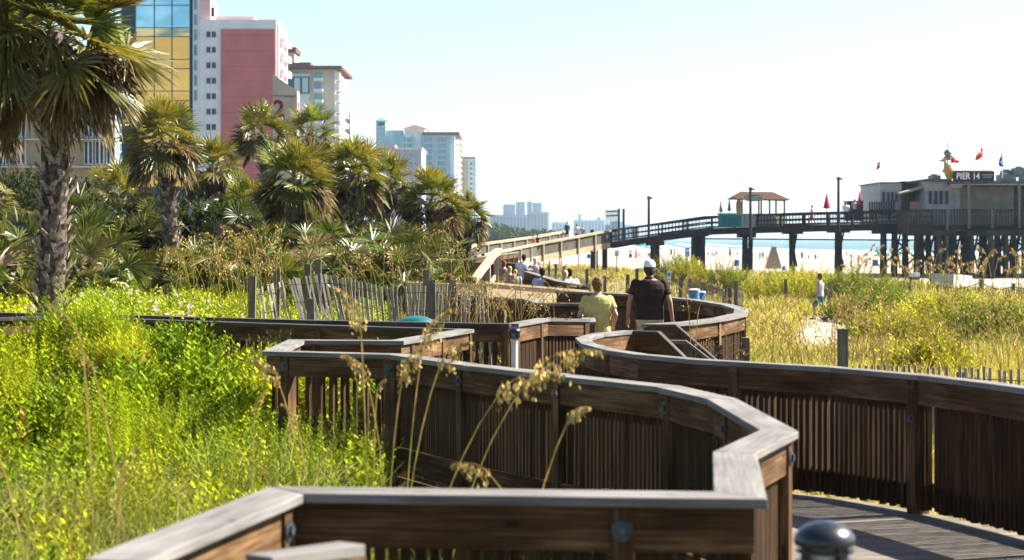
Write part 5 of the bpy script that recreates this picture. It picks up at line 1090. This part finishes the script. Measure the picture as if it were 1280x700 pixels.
oat_field([(r_.uniform(1040, 1110), r_.uniform(360, 450), r_.uniform(30, 50), r_.normal(0, .15)) for _ in range(40)], 'sea_oats', 'dense brown oats beside the bare sandy track')
oat_field([(r_.uniform(740, 930), r_.uniform(342, 372), r_.uniform(60, 100), r_.normal(-.1, .2)) for _ in range(40)], 'sea_oats', 'thin oats in the grass behind the couple', .04, .01)
oat_field([(px, py, 22.6, ln) for px, py, ln in [(862, 388, -.02), (872, 392, .03), (880, 425, .3), (895, 436, .4), (905, 440, .5), (866, 430, .2)]], 'sea_oats', 'dry stalks leaning over the beach stairs', .012, .005, 20)
# far trees at the foot of the hazy city
n = 5000; d = rng.uniform(560, 900, n); px_ = rng.uniform(560, 700, n); x = (px_ - 640) / 2400 * d; top = np.interp(px_, [560, 610, 650, 700], [276, 281, 288, 293]); z = ground_z(x, d) + rng.random(n) * (CZ - (top - 298) / 2400 * d + 1) * (.85 + .15 * wob(x, d, .05))
V, Q, C = place(sprigs(14, 1.6, .6, 3.0), np.stack([x, d, z - 2], 1), rng.uniform(.6, 1.3, n), rng.normal(0, .3, (n, 2)), np.array([.05, .075, .02]) * rng.uniform(.6, 1.4, (n, 1))); tag(np_mesh('far_trees', V, Q, M['leaf'], C), 'hazy line of trees at the foot of the far hotels', 'trees', kind='stuff')
# ------------------------------------------------------------------ people
SK = m_noise('skin', (.36, .2, .13), (.46, .27, .18), 8, .5); SKd = m_noise('skin_tan', (.24, .125, .08), (.32, .17, .11), 8, .5)
def cloth(name, c, r=.85): return m_noise(name, tuple(x * .82 for x in c), tuple(min(1, x * 1.1) for x in c), 7, r, .5, detail=3)
def remesh(mb, name, mat, par, vox, smooth=2, xf=None):
    o = mb.build(name + '_src', mat); o.data.transform(xf) if xf is not None else None
    r = o.modifiers.new('r', 'REMESH'); r.mode = 'VOXEL'; r.voxel_size = vox; r.use_smooth_shade = True
    s = o.modifiers.new('s', 'SMOOTH'); s.factor = .5; s.iterations = smooth
    bpy.context.view_layer.update(); dg = bpy.context.evaluated_depsgraph_get(); me = bpy.data.meshes.new_from_object(o.evaluated_get(dg)); old = o.data; bpy.data.objects.remove(o); bpy.data.meshes.remove(old)
    me.name = name; me.materials.clear(); me.materials.append(mat); q = bpy.data.objects.new(name, me); COL.objects.link(q); q.parent = par; return q
def ball(mb, c, rx, ry, rz, n=12):
    mb.loft([[(c[0] + rx * max(.05, math.sin(p)) * math.cos(t), c[1] + ry * max(.05, math.sin(p)) * math.sin(t), c[2] + rz * math.cos(p)) for t in [2 * math.pi * k / n for k in range(n)]] for p in [math.pi * i / 8 for i in range(9)]])
def person(x, y, z, h, label, rot=0, pose='stand', top=None, bottom=None, hair=(.05, .03, .02), hat=None, skin=None, sleeves=.45, legs='long', vox=.013, build=1.0, longhair=False, arms=None, lean=0, tank=False, hands=True, group=None, collar=False, dress=False):
    s = h / 1.75; skin = skin or SK; t = thing('person', label, 'person', (0, 0, 0), group); sit = pose == 'sit'
    zo = -.46 if sit else 0; B = build; nm = 16 if vox < .02 else 10
    st = .22 if pose == 'walk' else 0
    if sit: L = [[(-.1, 0, .47), (-.12, .43, .5), (-.12, .45, .09), (-.12, .58, .04)], [(.1, 0, .47), (.12, .43, .5), (.12, .45, .09), (.12, .58, .04)]]
    else: L = [[(-.09, 0, .92), (-.1, .04 + st * .75, .5), (-.1, st, .09), (-.11, st + .15, .035)], [(.09, 0, .92), (.1, .02 - st * .3, .5), (.1, -st * 1.25 - .02, .09 + st * .25), (.11, -st * 1.25 + .12, .035 + st * .1)]]
    A = arms or [[(-.185 * B, 0, 1.42), (-.255 * B, -.03, 1.14), (-.262 * B, .06, .89)], [(.185 * B, 0, 1.42), (.255 * B, -.03, 1.14), (.262 * B, .06, .89)]]
    A = [[(p[0], p[1], p[2] + zo) for p in a] for a in A]
    if sit and not arms: A = [[(-.185, 0, 1.42 + zo), (-.25, .05, 1.15 + zo), (-.14, .28, 1.08 + zo)], [(.185, 0, 1.42 + zo), (.25, .05, 1.15 + zo), (.14, .28, 1.08 + zo)]]
    W = [(.93, .165, .115), (1.0, .16, .11), (1.1, .148 * B ** .5, .1), (1.22, .165 * B, .115), (1.34, .178 * B, .118), (1.41, .165 * B, .1), (1.46, .11, .08), (1.49, .065, .065)]
    m = MB(); m.ell([(0, lean * (q - .93), q + zo, a * B, b * B) for q, a, b in [(.86, .13, .1)] + W], nm)
    m.tube([(0, lean * .5, 1.44 + zo), (0, lean * .55 + .01, 1.56 + zo)], [.06, .052], nm)
    hc = (0, lean * .6 + .02, 1.645 + zo); ball(m, hc, .074, .092, .108, nm); ball(m, (0, hc[1] + .04, hc[2] - .055), .052, .055, .055, nm); ball(m, (0, hc[1] + .1, hc[2] - .015), .014, .02, .022, 8)
    for sg in (-1, 1): ball(m, (sg * .077, hc[1] - .005, hc[2] - .01), .012, .02, .032, 8)
    for k, a in enumerate(A):
        m.tube(a[:2], [.048, .038], nm, rounded=True); m.tube(a[1:], [.038, .026], nm, rounded=True)
        if hands:
            w0 = Vector(a[2]); d = (w0 - Vector(a[1])).normalized(); sg = -1 if k == 0 else 1; fw = Vector((0, 1, 0)); fw = (fw - d * fw.dot(d)).normalized(); m.tube([w0, w0 + d * .045, w0 + d * .09], [.024, .034, .033], 10, .55, True)
            for i, Lf in enumerate((.068, .076, .07, .055)):
                o = w0 + d * .088 + fw * (.03 - i * .02); e = o + d * Lf * .55 - Vector((sg * .006, 0, 0)); m.tube([o, e, e + d * Lf * .4 - Vector((sg * .02, 0, 0))], [.0092, .009, .0075], 7, rounded=True)
            o = w0 + d * .03 + fw * .028; m.tube([o, o + fw * .03 + d * .03, o + fw * .036 + d * .058 - Vector((sg * .01, 0, 0))], [.012, .0105, .008], 7, rounded=True)
    for l in L:
        m.tube(l[:2], [.082, .055], nm, rounded=True); m.tube(l[1:3], [.053, .034], nm, rounded=True); m.tube([Vector(l[2]) - Vector((0, .05, .02)), l[2], l[3]], [.032, .04, .032], nm, .8, rounded=True)
    S = Matrix.Diagonal((s, s, s, 1)); R = Matrix.Rotation(rot, 4, 'Z'); X = R @ S
    remesh(m, 'body', skin, t, vox * s, 2 if vox < .02 else 1, X)
    def part(mb, name, mat, v=vox, sm=2):
        if mb.v: return remesh(mb, name, mat, t, v * s, sm, X)
    if top:
        m = MB(); g = .016; rings = [(.885, .178 * B, .13 * B)] + [(q, a * B + g, b * B + g + .004) for q, a, b in W[:-1]] + [(1.475, .078, .074)]
        if tank: rings = rings[:-2] + [(1.44, .1, .075)]
        m.ell([(0, lean * (q - .93), q + zo, a, b) for q, a, b in rings], nm)
        if collar: m.tube([(0, lean * .5, 1.47 + zo), (0, lean * .5, 1.515 + zo)], [.085, .068], nm)
        if not tank:
            for a in A:
                a0, a1, a2 = map(Vector, a)
                if sleeves <= 1: m.tube([a0 + Vector((0, 0, -.0)), a0.lerp(a1, sleeves * .5), a0.lerp(a1, sleeves)], [.072, .066, .07], nm, rounded=False); ball(m, a0, .074, .07, .066, nm)
                else: m.tube([a0, a1, a1.lerp(a2, sleeves - 1)], [.07, .055, .045], nm); ball(m, a0, .074, .07, .066, nm)
        if dress: m.ell([(0, 0, 1.0, .17, .12), (0, 0, .6, .24, .2)], nm)
        part(m, 'shirt', top)
    if bottom:
        m = MB(); m.ell([(0, 0, q + zo, a * B, b * B) for q, a, b in ((.8, .15, .11), (.88, .178, .13), (.96, .176, .128), (1.03, .168, .12))], nm)
        for l in L:
            a0, a1, a2 = map(Vector, l[:3])
            if legs == 'long': m.tube([a0, a1, a2 + Vector((0, 0, .02))], [.1, .072, .06], nm)
            else: m.tube([a0, a0.lerp(a1, .5), a0.lerp(a1, .96)], [.1, .098, .094], nm)
        part(m, 'trousers' if legs == 'long' else 'shorts', bottom)
    m = MB(); hm = hair if hasattr(hair, 'node_tree') else cloth('hair', hair)
    if hair is not None:
        k_ = 0 if hat else .006; ball(m, (0, hc[1] - .018, hc[2] + .022 + k_ * .6 - (.03 if hat else 0)), .083 + k_, .09 + k_, .097, nm); ball(m, (0, hc[1] - .045, hc[2] - .035), .076, .066, .08, nm)
        if longhair: m.ell([(0, hc[1] - .05, hc[2] - .2, .06, .03), (0, hc[1] - .05, hc[2], .08, .06)], nm)
        q_ = part(m, 'hair', hm)
        if vox < .01:
            tx = bpy.data.textures.new('curls', 'CLOUDS'); tx.noise_scale = .028; dm = q_.modifiers.new('curls', 'DISPLACE'); dm.texture = tx; dm.strength = .035; dm.mid_level = .4
    if hat:
        m = MB(); m.ell([(0, hc[1] - .005, hc[2] + q, a, b) for q, a, b in ((.012, .089, .108), (.05, .088, .107), (.09, .074, .09), (.118, .045, .055), (.128, .012, .014))], nm); m.prism([(-.07, hc[1] + .08, hc[2] + .02), (.07, hc[1] + .08, hc[2] + .02), (.05, hc[1] + .17, hc[2] + .005), (-.05, hc[1] + .17, hc[2] + .005)], (0, 0, .014)); part(m, 'cap', hat, vox, 1)
    if vox < .016:
        m = MB(); e = MB()
        for sg in (-1, 1): ball(m, (sg * .03, hc[1] + .083, hc[2] + .012), .011, .009, .008, 8)
        o = m.build('eyes', M['white'], t, smooth=True); o.data.transform(X); m = MB(); ball(m, (0, hc[1] + .088, hc[2] - .05), .022, .008, .006, 8); o = m.build('mouth', cloth('lips', (.35, .12, .1)), t, smooth=True); o.data.transform(X)
    if legs != 'none':
        for l in L:
            m = MB(); m.tube([Vector(l[2]) - Vector((0, .06, .045)), Vector(l[2]) - Vector((0, 0, .04)), Vector(l[3]) + Vector((0, .03, 0))], [.04, .048, .038], nm, .9, rounded=True)
            part(m, 'shoe', cloth('shoe', (.05, .05, .06) if h > 1.6 else (.4, .4, .42)), max(vox, .012), 1)
    t.location = (x, y, z); return t
wh = cloth('white_cotton', (.72, .74, .8)); brn = cloth('dark_brown_polo', (.03, .016, .013)); yel = cloth('pale_yellow_tee', (.46, .385, .14)); khk = cloth('khaki', (.42, .36, .26)); jean = cloth('blue_denim', (.04, .10, .20)); blk = cloth('black_cloth', (.02, .02, .025))
p = at(812, 300, 28.6)
person(p.x, 28.6, 0, 1.80, 'man in a white cap and dark brown polo walking away on the boardwalk', 0, 'walk', brn, khk, (.05, .04, .035), cloth('white_cap', (.75, .77, .84)), SKd, .62, vox=.0085, build=1.17, collar=True, arms=[[(-.2, 0, 1.42), (-.295, -.03, 1.15), (-.31, .08, .91)], [(.2, 0, 1.42), (.29, -.05, 1.15), (.33, -.0, .9)]])
p = at(747, 300, 27.6)
person(p.x, 27.6, 0, 1.56, 'woman with short light brown hair in a pale yellow tee, walking away', 0, 'walk', yel, khk, (.16, .085, .035), None, SK, .62, vox=.0085, build=1.2, arms=[[(-.19, 0, 1.41), (-.29, -.06, 1.16), (-.25, .12, .95)], [(.19, 0, 1.41), (.29, -.06, 1.16), (.26, .12, .97)]])
p = at(1025, 396, 74); gz = float(ground_z(p.x, 74))
person(p.x, 74, gz, 1.78, 'man in a grey tank top and blue shorts walking on the sandy dune track', math.radians(70), 'walk', cloth('grey_tank', (.34, .35, .40)), jean, (.07, .04, .03), None, SKd, tank=True, legs='shorts', vox=.009, build=1.12)
def pz(py_top, Y, h): return CZ - (py_top - 298) / 2400 * Y - h
G = [(655, 318, 68, 1.82, 'man in a bright white tee and blue jeans standing in the group', dict(top=wh, bottom=jean, hair=(.03, .02, .02), build=1.15)),
 (669, 322, 66, 1.66, 'white haired person in a pale top right of the man in jeans', dict(top=cloth('pale_floral', (.5, .34, .36)), bottom=khk, hair=(.5, .48, .46))),
 (616, 321, 70, 1.6, 'woman with dark hair in a dark red top at the left of the group', dict(top=cloth('wine_top', (.17, .015, .07)), bottom=blk, hair=(.03, .015, .01), longhair=True, rot=3.0)),
 (604, 317, 76, 1.75, 'person in shade behind the pale post, left of the woman in dark red', dict(top=cloth('dusk_brown', (.08, .06, .06)), bottom=blk)),
 (630, 326, 64, 1.6, 'person in a patterned brown top in the middle of the group', dict(top=cloth('brown_pattern', (.2, .14, .11)), bottom=khk, hair=(.14, .08, .05))),
 (637, 333, 60, 1.52, 'fair haired person in a tan top leaning at the rail', dict(top=cloth('tan_top', (.42, .32, .22)), bottom=khk, hair=(.42, .28, .13), rot=-.4)),
 (644, 337, 61, 1.42, 'child sized figure in a light blue top left of the man in jeans', dict(top=cloth('sky_blue_top', (.3, .45, .55)), bottom=khk, hair=(.4, .26, .12)))]
for px, py, Y, h, lb, kw in G: q = at(px, py, Y); person(q.x, Y, pz(py, Y, h), h, lb, vox=.018, hands=False, **kw)
for px, py, Y, lb, tp, hr, bd in [(678, 335, 52, 'seated man in a lavender white shirt, left one of the seated people', cloth('lavender_white', (.62, .62, .78)), (.03, .02, .015), 1.25), (706, 338, 50, 'seated person with light hair and a pale grey blue top', cloth('pale_greyblue', (.45, .5, .5)), (.4, .3, .2), 1.1), (712, 336, 52.5, 'seated man in a white shirt behind the light haired one', wh, (.02, .015, .01), 1.1)]:
    q = at(px, py, Y); person(q.x, Y, q.z - 1.29, 1.75, lb, 0, 'sit', tp, khk, hr, vox=.016, hands=False, build=bd, sleeves=.8)
t = thing('bench', 'timber bench carrying the seated people in white shirts', 'bench', (1.15, 51, -.1)); zb = at(690, 337, 51.5).z - 1.29 + .40
m = MB()
for k in range(3): m.beam((.5, 51.3 + k * .14, zb), (1.9, 50.0 + k * .14, zb), .12, .04)
m.build('seat', M['rail'], t)
for x_, y_ in ((.6, 51.4), (1.8, 50.2)): m = MB(); m.vbox(x_, y_, zb - .42, zb - .02, .1, .3); m.build('leg', M['rail'], t)
m = MB(); m.add([(-2.5, 44, zb - .42), (2.4, 44, zb - .42), (1.6, 80, zb - .40), (-3, 80, zb - .40)], [(0, 1, 2, 3)], [[(0, 0), (5, 0), (5, 36), (0, 36)]]); tag(m.build('lower_deck', M['deck']), kind='structure')
for px, py, Y, h, lb, kw in [(709, 277, 171, 1.68, 'woman in dark teal leaning at the top of the ramp', dict(top=cloth('dark_teal_top', (.01, .07, .1)), bottom=blk, hair=(.05, .03, .02), sleeves=1.8, rot=.5)), (721, 280, 167, 1.7, 'person in a white tee walking up the ramp', dict(top=wh, bottom=jean, hair=(.1, .06, .04))), (728.5, 281.5, 168, 1.65, 'person in a tan top walking up the ramp beside the white tee', dict(top=cloth('sage_tan', (.36, .36, .26)), bottom=khk, hair=(.35, .3, .22))),
 (666.5, 295, 160, 1.25, 'small figure in orange red on the lower ramp', dict(top=cloth('orange_red', (.6, .1, .05)), bottom=khk, hair=(.08, .04, .03))), (672, 293.5, 160.5, 1.35, 'dark haired figure in black beside the orange red one on the ramp', dict(top=blk, bottom=blk, hair=(.02, .012, .012), longhair=True)),
 (1015, 256.5, 163, 1.65, 'woman in pink walking along the pier right of the kiosk', dict(top=cloth('pink_shirt', (.55, .25, .3)), bottom=cloth('pink_red_trousers', (.6, .06, .12)), hair=(.1, .06, .05), pose='walk', rot=1.2)), (1057.5, 252.5, 160.5, 1.7, 'person in a white shirt with folded arms beside the pier lamp pole', dict(top=wh, bottom=blk, hair=(.3, .25, .2), build=1.25)), (1068.5, 249, 161.2, 1.75, 'dark haired person in a pale top standing before the drinks stand', dict(top=cloth('blush_top', (.6, .5, .5)), bottom=blk, hair=(.02, .015, .015))), (1142, 256, 157.5, 1.3, 'figure in blue seated by the restaurant doorway', dict(top=cloth('royal_blue', (.08, .14, .4)), bottom=wh, hair=(.05, .03, .02)))]:
    q = at(px, py, Y); person(q.x, Y, q.z - h, h, lb, vox=.03, hands=False, **kw)
# bathers far down the sand
BL = [(912.5, 309, 300, 1.85, 'tall dark bather standing near the water left of the tan cone', blk), (921.5, 316, 330, 1.3, 'small dark figure right of the tall bather', blk), (950, 313, 260, 1.7, 'bather bending in blue shorts left of the tan cone', jean), (953.5, 313, 262, 1.7, 'bather in green beside the bending one', cloth('sea_green', (.05, .35, .25))), (958.5, 317, 255, 1.4, 'bather in pink right beside the tan cone', cloth('coral', (.6, .15, .15))), (1002.5, 318, 270, 1.5, 'first dark bather right of the braced piles', blk), (1010.5, 318, 265, 1.6, 'second dark bather, middle of the three right of the braced piles', blk), (1019.5, 317, 260, 1.75, 'third dark bather, rightmost of the three right of the braced piles', blk), (839, 310.5, 330, 1.5, 'dark figure on the sand under the sloping pier, left of a pair', blk), (843, 310.5, 330, 1.5, 'dark figure on the sand under the sloping pier, right of a pair', blk), (885, 314, 330, 1.5, 'dark figure just right of the boarded bent', blk), (890, 313.5, 330, 1.5, 'seated looking dark figure next to the white towel', blk), (896, 314, 340, 1.4, 'small figure in white at the water line', wh), (987, 317, 300, 1.5, 'faint pale figure left of the braced piles', khk), (1073, 318, 190, 1.7, 'figure in orange on the sand left of the green umbrellas', cloth('orange_suit', (.8, .3, .1))), (1083, 320, 220, 1.6, 'pale figure on the sand beside the orange one', wh), (1163, 338, 120, 1.2, 'sunbather in white under the pier restaurant', wh), (1064, 322, 190, 1.3, 'crouching figure in red left of the orange one', cloth('red_suit', (.6, .08, .06))), (788, 309, 260, 1.2, 'figure in white under the ramp end near the beach tents', wh), (795, 310, 260, 1.1, 'figure in red sitting near the beach tents', cloth('red_two', (.6, .1, .08)))]
proto = {}
for px, py, Y, h, lb, mt_ in BL:
    q = at(px, py, Y); gz = float(ground_z(q.x, Y)); zz = max(gz, -2.25)
    person(q.x, Y, zz - .02, (q.z - zz) if .9 < q.z - zz < 2.0 else h, lb, random.uniform(-1, 3), 'stand' if random.random() < .5 else 'walk', mt_ if mt_ is not blk or random.random() < .5 else None, blk if mt_ is wh else mt_, (.06, .04, .03), vox=.05, hands=False, skin=SKd, legs='shorts', group='people on the beach')

# ------------------------------------------------------------------ beach things
def barrel(px, py0, py1, Y, colr, label):
    a_, b_ = at(px, py0, Y), at(px, py1, Y); t = thing('litter_barrel', label, 'barrel', tuple(b_), 'blue barrels on the sand'); H = a_.z - b_.z; r = H * .36
    m = MB(); m.tube([b_ + Vector((0, 0, H * u)) for u in (0, .1, .11, .34, .35, .38, .39, .66, .67, .7, .71, .88)], [r, r, r, r, r * 1.06, r * 1.06, r, r, r * 1.06, r * 1.06, r, r], 18); m.build('drum', colr, t)
    m = MB(); m.tube([b_ + Vector((0, 0, H * .88)), b_ + Vector((0, 0, H * .97)), b_ + Vector((0, 0, H))], [r * 1.1, r * 1.1, r * .7], 18); m.build('rim', M['white'], t)
bl = cloth('barrel_blue', (.02, .10, .38), .4)
barrel(921, 324, 333, 150, bl, 'blue barrel with a pale rim between the pile and the tan cone'); barrel(980, 332, 338, 140, bl, 'small blue barrel right of the tan cone'); barrel(736, 317, 323, 165, bl, 'blue barrel in shade under the ramp end')
barrel(868, 361, 378, 52, cloth('barrel_sky', (.05, .22, .45), .4), 'blue and white barrel just over the curved railing, left one'); barrel(876, 364, 380, 52.8, bl, 'blue barrel just over the curved railing, right one')
t = thing('beach_cone', 'tall tan tapered stand with a flat top on the sand beyond the dune', 'stand', tuple(at(967, 334, 175)))
a_, b_ = at(958, 336, 172), at(977.5, 336, 172); c_, d_ = at(964.5, 309.5, 172.6), at(970.5, 309.5, 172.6); dp = Vector((0, 1.4, 0)); dp2 = Vector((0, .4, 0))
m = MB(); m.loft([[a_, b_, b_ + dp, a_ + dp], [c_, d_, d_ + dp2, c_ + dp2]]); m.build('canvas', cloth('tan_canvas', (.5, .4, .28)), t); m = MB(); m.loft([[c_ - Vector((.04, .04, 0)), d_ + Vector((.04, -.04, 0)), d_ + dp2 + Vector((.04, .04, 0)), c_ + dp2 + Vector((-.04, .04, 0))], [c_ + Vector((0, 0, .08)), d_ + Vector((0, 0, .08)), d_ + dp2 + Vector((0, 0, .08)), c_ + dp2 + Vector((0, 0, .08))]]); m.build('top', M['pale'], t)
t = thing('sand_barrier', 'pale canvas barrier standing on the sand under the pier restaurant', 'barrier', tuple(at(1190, 358, 112))); m = MB(); V_ = P3([(1164, 342, 112), (1192, 342.5, 110), (1215, 345, 113)]); m.strip(V_, -.04, .04, -.85, 0); m.build('canvas', cloth('barrier_canvas', (.5, .47, .4)), t)
for q in V_: m = MB(); m.vbox(q[0], q[1] + .1, q[2] - .95, q[2] + .04, .08, .08); m.build('post', M['lath'], t)
t = thing('beach_crate', 'pale topped crate on legs standing on the sand below the restaurant', 'crate', tuple(at(1143, 352, 122))); m = MB(); quadbox(m, 1138, 1150, 341, 346, 122, .5); m.build('box', M['white'], t); m = MB(); quadbox(m, 1138.5, 1149.5, 346, 350, 122.05, .4); m.build('front', cloth('crate_brown', (.12, .07, .05)), t)
for px in (1139, 1149): m = MB(); quadbox(m, px - .7, px + .7, 346, 354, 121.98, .5); m.build('leg', M['rail'], t)
def parasol(px, py, w, Y, cols, label, hh=None):
    c = at(px, py, Y); gz = float(ground_z(c.x, Y)); R = w * Y / 2400 / 2; t = thing('beach_umbrella', label, 'beach umbrella', (c.x, Y, gz), 'open beach umbrellas'); m = MB()
    for k in range(8):
        a0, a1 = k * math.pi / 4, (k + 1) * math.pi / 4; m.cur = k % len(cols); q = [(c.x + R * f * math.cos(a), Y + R * f * math.sin(a), c.z - R * .38 * f ** 1.6) for f in (0.02, .5, 1) for a in (a0, a1)]
        m.add(q, [(0, 1, 3, 2), (2, 3, 5, 4)])
    o = m.build('canopy', cols, t); sm = o.modifiers.new('thick', 'SOLIDIFY'); sm.thickness = .02
    m = MB(); m.tube([(c.x, Y, gz - .2), (c.x, Y, c.z + .1)], .03, 6); m.build('pole', M['white'], t)
gt = cloth('umbrella_green', (.0, .26, .20), .6); gy_ = cloth('umbrella_yellow', (.7, .5, .02), .6); go = cloth('umbrella_blue', (.02, .12, .2), .6)
parasol(1103, 315.5, 26, 215, [gt], 'open green beach umbrella left of the triple piles'); parasol(1099, 311.5, 16, 260, [go], 'dark blue beach umbrella behind the green one'); parasol(1130, 313, 28, 220, [gt], 'open green beach umbrella seen through the triple piles'); parasol(1158, 311, 22, 230, [gt], 'open green beach umbrella seen behind the platform piles')
parasol(825, 304, 20, 290, [gy_], 'yellow beach umbrella under the sloping pier'); parasol(803, 304, 20, 300, [go, gt], 'dark green and blue beach umbrella left of the yellow one'); parasol(783, 306, 22, 320, [cloth('umbrella_white', (.6, .62, .66))], 'white beach umbrella seen just right of the ramp end')
parasol(1140, 322, 16, 180, [cloth('umbrella_orange', (.6, .28, .06))], 'small orange beach umbrella low behind the piles')
for px, py, Y, mt_, lb in [(1095, 327, 200, jean, 'blue low beach chair under the green umbrella'), (1052, 332, 200, cloth('chair_red', (.5, .1, .08)), 'red low beach chair on the sand left of the umbrellas'), (893, 319, 300, wh, 'white low beach chair near the seated bathers'), (812, 311, 300, cloth('chair_pink', (.6, .3, .28)), 'pinkish low beach chair under the sloping pier'), (799, 312, 290, wh, 'pale low beach chair near the dark green umbrella')]:
    c = at(px, py, Y); gz = float(ground_z(c.x, Y)); t = thing('beach_chair', lb, 'beach chair', (c.x, Y, gz), 'low beach chairs'); m = MB(); m.box((c.x, Y, gz + .28), .6, .55, .04); m.build('seat', mt_, t); m = MB(); m.beam((c.x, Y + .25, gz + .28), (c.x, Y + .5, gz + .9), .6, .04); m.build('backrest', mt_, t); m = MB()
    for dx in (-.3, .3): m.beam((c.x + dx, Y - .3, gz), (c.x + dx, Y + .3, gz + .45), .03, .03); m.beam((c.x + dx, Y + .3, gz), (c.x + dx, Y - .3, gz + .45), .03, .03)
    m.build('frame', M['lath'], t)
def post_sign(px, py0, py1, wpx, Y, colr, label, mark):
    a_, b_ = at(px - wpx / 2, py0, Y), at(px + wpx / 2, py1, Y); gz = float(ground_z(a_.x, Y)); t = thing('dune_sign', label, 'sign', ((a_.x + b_.x) / 2, Y, gz), 'small signs in the dunes'); m = MB(); m.box(((a_.x + b_.x) / 2, Y, (a_.z + b_.z) / 2), b_.x - a_.x, .03, a_.z - b_.z); s_ = m.build('board', colr, t)
    m = MB(); h = (a_.z - b_.z); m.box(((a_.x + b_.x) / 2, Y - .02, a_.z - h * .3), (b_.x - a_.x) * .7, .01, h * .3); m.box(((a_.x + b_.x) / 2, Y - .02, a_.z - h * .75), (b_.x - a_.x) * .6, .01, h * .1); m.build('marks', mark, s_)
    m = MB(); m.vbox((a_.x + b_.x) / 2, Y + .05, gz - .3, a_.z - .02, .07, .07); m.build('post', M['lath'], t)
post_sign(836, 339, 353, 5, 66, M['white'], 'small white sign with blue marks on a post behind the man in the cap', cloth('sign_blue', (.1, .3, .6)))
post_sign(859, 310, 321, 6, 130, cloth('sign_blue2', (.12, .35, .7)), 'blue rounded sign on a post at the edge of the dune grass', M['white'])
post_sign(771, 313, 320, 5, 150, khk, 'small tan sign at the foot of the pier', M['white'])
# ------------------------------------------------------------------ air
hz = bpy.data.meshes.new('haze'); x0, x1, y0, y1, z0, z1 = -4100, 4100, -60, 8300, -9, 75
hz.from_pydata([(x, y, z) for z in (z0, z1) for y in (y0, y1) for x in (x0, x1)], [], [(0, 2, 3, 1), (4, 5, 7, 6), (0, 1, 5, 4), (1, 3, 7, 5), (3, 2, 6, 7), (2, 0, 4, 6)])
ho = bpy.data.objects.new('haze', hz); COL.objects.link(ho); ho['kind'] = 'stuff'; ho['label'] = 'thin pale sea haze'; ho['category'] = 'haze'
m = bpy.data.materials.new('sea_haze'); m.use_nodes = True; m.node_tree.nodes.clear(); vp = m.node_tree.nodes.new('ShaderNodeVolumePrincipled'); vp.inputs['Density'].default_value = .00011; vp.inputs['Color'].default_value = (.55, .78, 1, 1); vp.inputs['Anisotropy'].default_value = .25
ou = m.node_tree.nodes.new('ShaderNodeOutputMaterial'); m.node_tree.links.new(vp.outputs[0], ou.inputs['Volume']); hz.materials.append(m)
